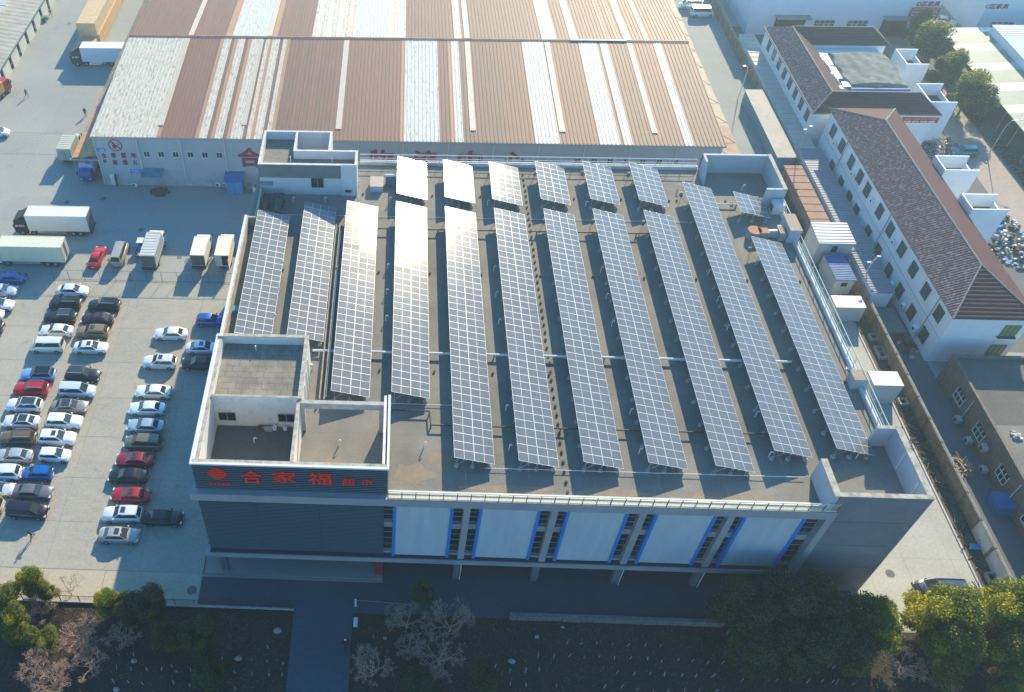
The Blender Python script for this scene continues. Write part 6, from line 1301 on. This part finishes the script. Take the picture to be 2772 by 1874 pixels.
def bare(seed, t, x, y, z, h, label, depth=6, r=.12, m=M_bark, sp=.55):
    p = ta(t,x,y,z); rr = random.Random(seed); root = thing('bare_tree', label, 'tree', (p.x,p.y,0), group='leafless trees in the garden'); b = MB()
    b.tube((0,0,0),(0,0,h*.22),r,7,r2=r*.85); b.obj('trunk', m, root); b = MB()
    for k in range(5): a = k*1.257+rr.uniform(-.3,.3); limbs(b, rr, Vector((0,0,h*.2)), Vector((math.cos(a)*.8,math.sin(a)*.8,.75)).normalized(), h*.21, r*.5, depth+(1 if depth == 5 and m is M_bark else 0), sp, .02)
    b.obj('branches', m, root); return root
bare(1,'B4',1350,900,2.6,3.6,'leafless pale tree left of two at the top of the bare group beside the path',5)
bare(2,'B4',1740,930,2.6,4.0,'leafless pale tree right of two at the top of the bare group',5)
bare(3,'B4',1640,1230,2.6,4.0,'broadest leafless pale tree below the other two',5)
bare(4,'B4',1360,1140,2.2,2.6,'small leafless tree between the three larger bare ones',5)
bare(5,'B4',1040,1330,2.4,3.8,'leafless pale tree right beside the garden path',5)
bare(6,'A4',590,620,2.2,3.4,'thin leafless tree rising in front of the sunny yard',4,.06)
bare(7,'A4',690,1060,2.0,3.6,'spreading leafless tree in the lower left garden',5)
bare(8,'A4',370,1350,2.0,4.0,'dense brown leafless tree at the bottom left',5)
bare(9,'A4',780,1300,1.8,3.0,'leafless grey tree right of the dense brown one',5)
bare(10,'A4',340,800,2.0,3.0,'twiggy brown tree between the evergreens at lower left',5)
bare(11,'A4',1080,1030,2.0,3.0,'dim leafless tree below the yellow topped evergreen',5)
bare(12,'A4',2020,1010,2.2,3.4,'dim leafless tree left of the garden path',5,.08,M_barkd)
bare(13,'D4',1250,1300,2.0,3.4,'pale leafless tree between the evergreens at lower right',5)
bare(14,'D4',2080,1400,1.6,3.4,'twiggy leafless tree at the bottom right',5,.08)
bare(15,'D4',1620,1440,1.6,3.0,'low leafless tree at the bottom between stakes and corner',5,.08)
bare(16,'A4',450,1480,1.6,3.2,'leafless tree cut by the bottom edge at lower left',5)
# lime washed stakes
ST = [('C4',[(503,1130),(623,1133),(767,1135),(905,1142),(1043,1148),(1195,1155),(1328,1157)],'back row'),
 ('C4',[(248,1255),(387,1256),(522,1243),(655,1256),(790,1252),(926,1268),(1064,1262),(1220,1270),(1342,1292),(1490,1276),(1610,1287),(1748,1307),(1877,1307)],'second row'),
 ('C4',[(137,1380),(262,1370),(828,1350),(945,1393),(1100,1405),(1238,1398),(1367,1414),(1520,1417),(1645,1421),(1790,1423),(2057,1458)],'third row'),
 ('C4',[(147,1508),(415,1508),(835,1525),(985,1521),(1125,1540),(1270,1550),(1395,1558),(1545,1552),(1675,1553),(1820,1550)],'front row'),
 ('D4',[(85,1463),(220,1452),(362,1477),(493,1466),(592,1470),(623,1487),(765,1492),(1550,1390)],'right lower row'),('D4',[(180,1330),(325,1335),(467,1340),(592,1350)],'right upper row'),
 ('B4',[(120,1170),(115,1290),(248,1312),(123,1413),(240,1413)],'strip left of the path'),('B4',[(1050,1075),(1175,1195),(2120,1345),(2255,1380),(2263,1495)],'ground around the bare trees'),
 ('A4',[(1060,1235),(1185,1235),(1790,1247),(1843,1275),(1970,1265),(2232,1280)],'left garden back row'),('A4',[(1035,1355),(1165,1365),(1305,1370),(1430,1365),(1525,1335),(1570,1380),(1690,1373),(2087,1392),(2235,1405)],'left garden middle row'),
 ('A4',[(1015,1480),(1145,1470),(1270,1490),(1540,1488),(1683,1505),(2085,1540)],'left garden front row')]
M_lime = mat('lime_wash', (.32,.31,.285), .85, noise=.3, nscale=5)
sb = MB().tube((0,0,0),(0,0,.75),.055,6,r2=.045).obj('stake', M_lime); first = True
for t, lst, nm in ST:
    for i, (x, y) in enumerate(lst):
        p = ta(t,x,y+14,0); o = sb if first else sb.copy()
        if not first: COL.objects.link(o)
        first = False; o.name = 'tree_stake'; o.location = (p.x,p.y,0); o.scale = (rnd.uniform(.7,1.4),)*2+(rnd.uniform(.7,1.15),); o.rotation_euler = (rnd.gauss(0,.12),rnd.gauss(0,.12),0)
        tag(o, 'whitewashed sapling stub, number %d from the left in the %s' % (i+1, nm), 'sapling stub', 'whitewashed sapling stubs in the dark garden')
for i,(t,x,y,r,lb) in enumerate([('B4',198,1030,.45,'pale boulder left of the garden path'),('B4',1155,1095,.25,'small pale stone right of the path'),('C4',15,1300,.4,'pale boulder right of the bare trees'),('C4',240,1082,.3,'pale stone below the low block wall'),('C4',468,1000,.22,'small pale stone just under the low block wall'),('A4',2112,1278,.4,'pale boulder at the right of the lower left garden'),('A4',1185,1297,.35,'pale stone in the middle of the lower left garden'),('A4',1030,1552,.4,'pale stone at the bottom of the lower left garden')]):
    p = ta(t,x,y,0); rr = random.Random(i); b = MB(); n = 8
    for j in range(4):
        for k in range(n): a = 6.283*k/n; u = (j+.6)/3.8*math.pi*.5; b.v.append((r*math.cos(u)*math.cos(a)*rr.uniform(.8,1.2),r*.8*math.cos(u)*math.sin(a)*rr.uniform(.8,1.2),r*.9*math.sin(u)))
    for j in range(3):
        for k in range(n): b.f.append((j*n+k,j*n+(k+1)%n,(j+1)*n+(k+1)%n,(j+1)*n+k)); b.m.append(0)
    b.f.append(tuple(range(3*n,4*n))); b.m.append(0)
    tag(b.obj('boulder', M_lime, loc=(p.x,p.y,0)), lb, 'boulder')
# low ground cover in the garden
b = MB(); rr = random.Random(2)
for k in range(20000):
    x = rr.uniform(-45,62); y = rr.uniform(24,42.8)
    if -10.2 < x < -3.2 or x > 63: continue
    s = rr.uniform(.05,.16); a = rr.uniform(0,6.28); z = .02+rr.uniform(0,.12); b.add([(x,y,z),(x+s*math.cos(a),y+s*math.sin(a),z+rr.uniform(0,.08)),(x+s*math.cos(a+1.4),y+s*math.sin(a+1.4),z+rr.uniform(0,.06))],[(0,1,2)],rr.choice((0,0,1,2)))
o = b.obj('ground_litter', [mat('dry_leaf',(.15,.09,.055),.9), M_leafD, mat('pale_litter',(.15,.12,.095),.9)]); tag(o,'dry leaves and weeds covering the dark garden soil','ground cover',kind='stuff')
b = MB(); rr = random.Random(9)
for k in range(2600):
    cxk = rr.uniform(-45,62); cyk = rr.uniform(26,42.6)
    if -10.4 < cxk < -3.0: continue
    for q in range(rr.randrange(2,6)):
        a = rr.uniform(0,6.28); l = rr.uniform(.12,.5); z = rr.uniform(.05,.35)
        b.tube((cxk,cyk,.01),(cxk+l*math.cos(a),cyk+l*math.sin(a),z),.012,3,r2=.006,cap=False,mi=rr.choice((0,0,1)))
o = b.obj('undergrowth', [M_barkd, mat('dry_stalk',(.24,.16,.11),.9)]); tag(o,'thin dry stalks and low undergrowth over the dark garden soil','undergrowth',kind='stuff')
# ============================================================ AIR ============================================================
HZ = bpy.data.materials.new('haze_air'); HZ.use_nodes = True; n = HZ.node_tree.nodes; L3 = HZ.node_tree.links; n.remove(n['Principled BSDF'])
pv = n.new('ShaderNodeVolumePrincipled'); pv.inputs['Color'].default_value = (.62,.86,1.0,1); pv.inputs['Density'].default_value = .0008; pv.inputs['Anisotropy'].default_value = .6
L3.new(pv.outputs[0], n['Material Output'].inputs['Volume'])
hb = MB().box(-895,1195,-295,1495,-1,95).obj('haze', HZ); hb['kind'] = 'stuff'; tag(hb, 'thin pale haze over the whole site', 'haze')
bpy.context.view_layer.update()
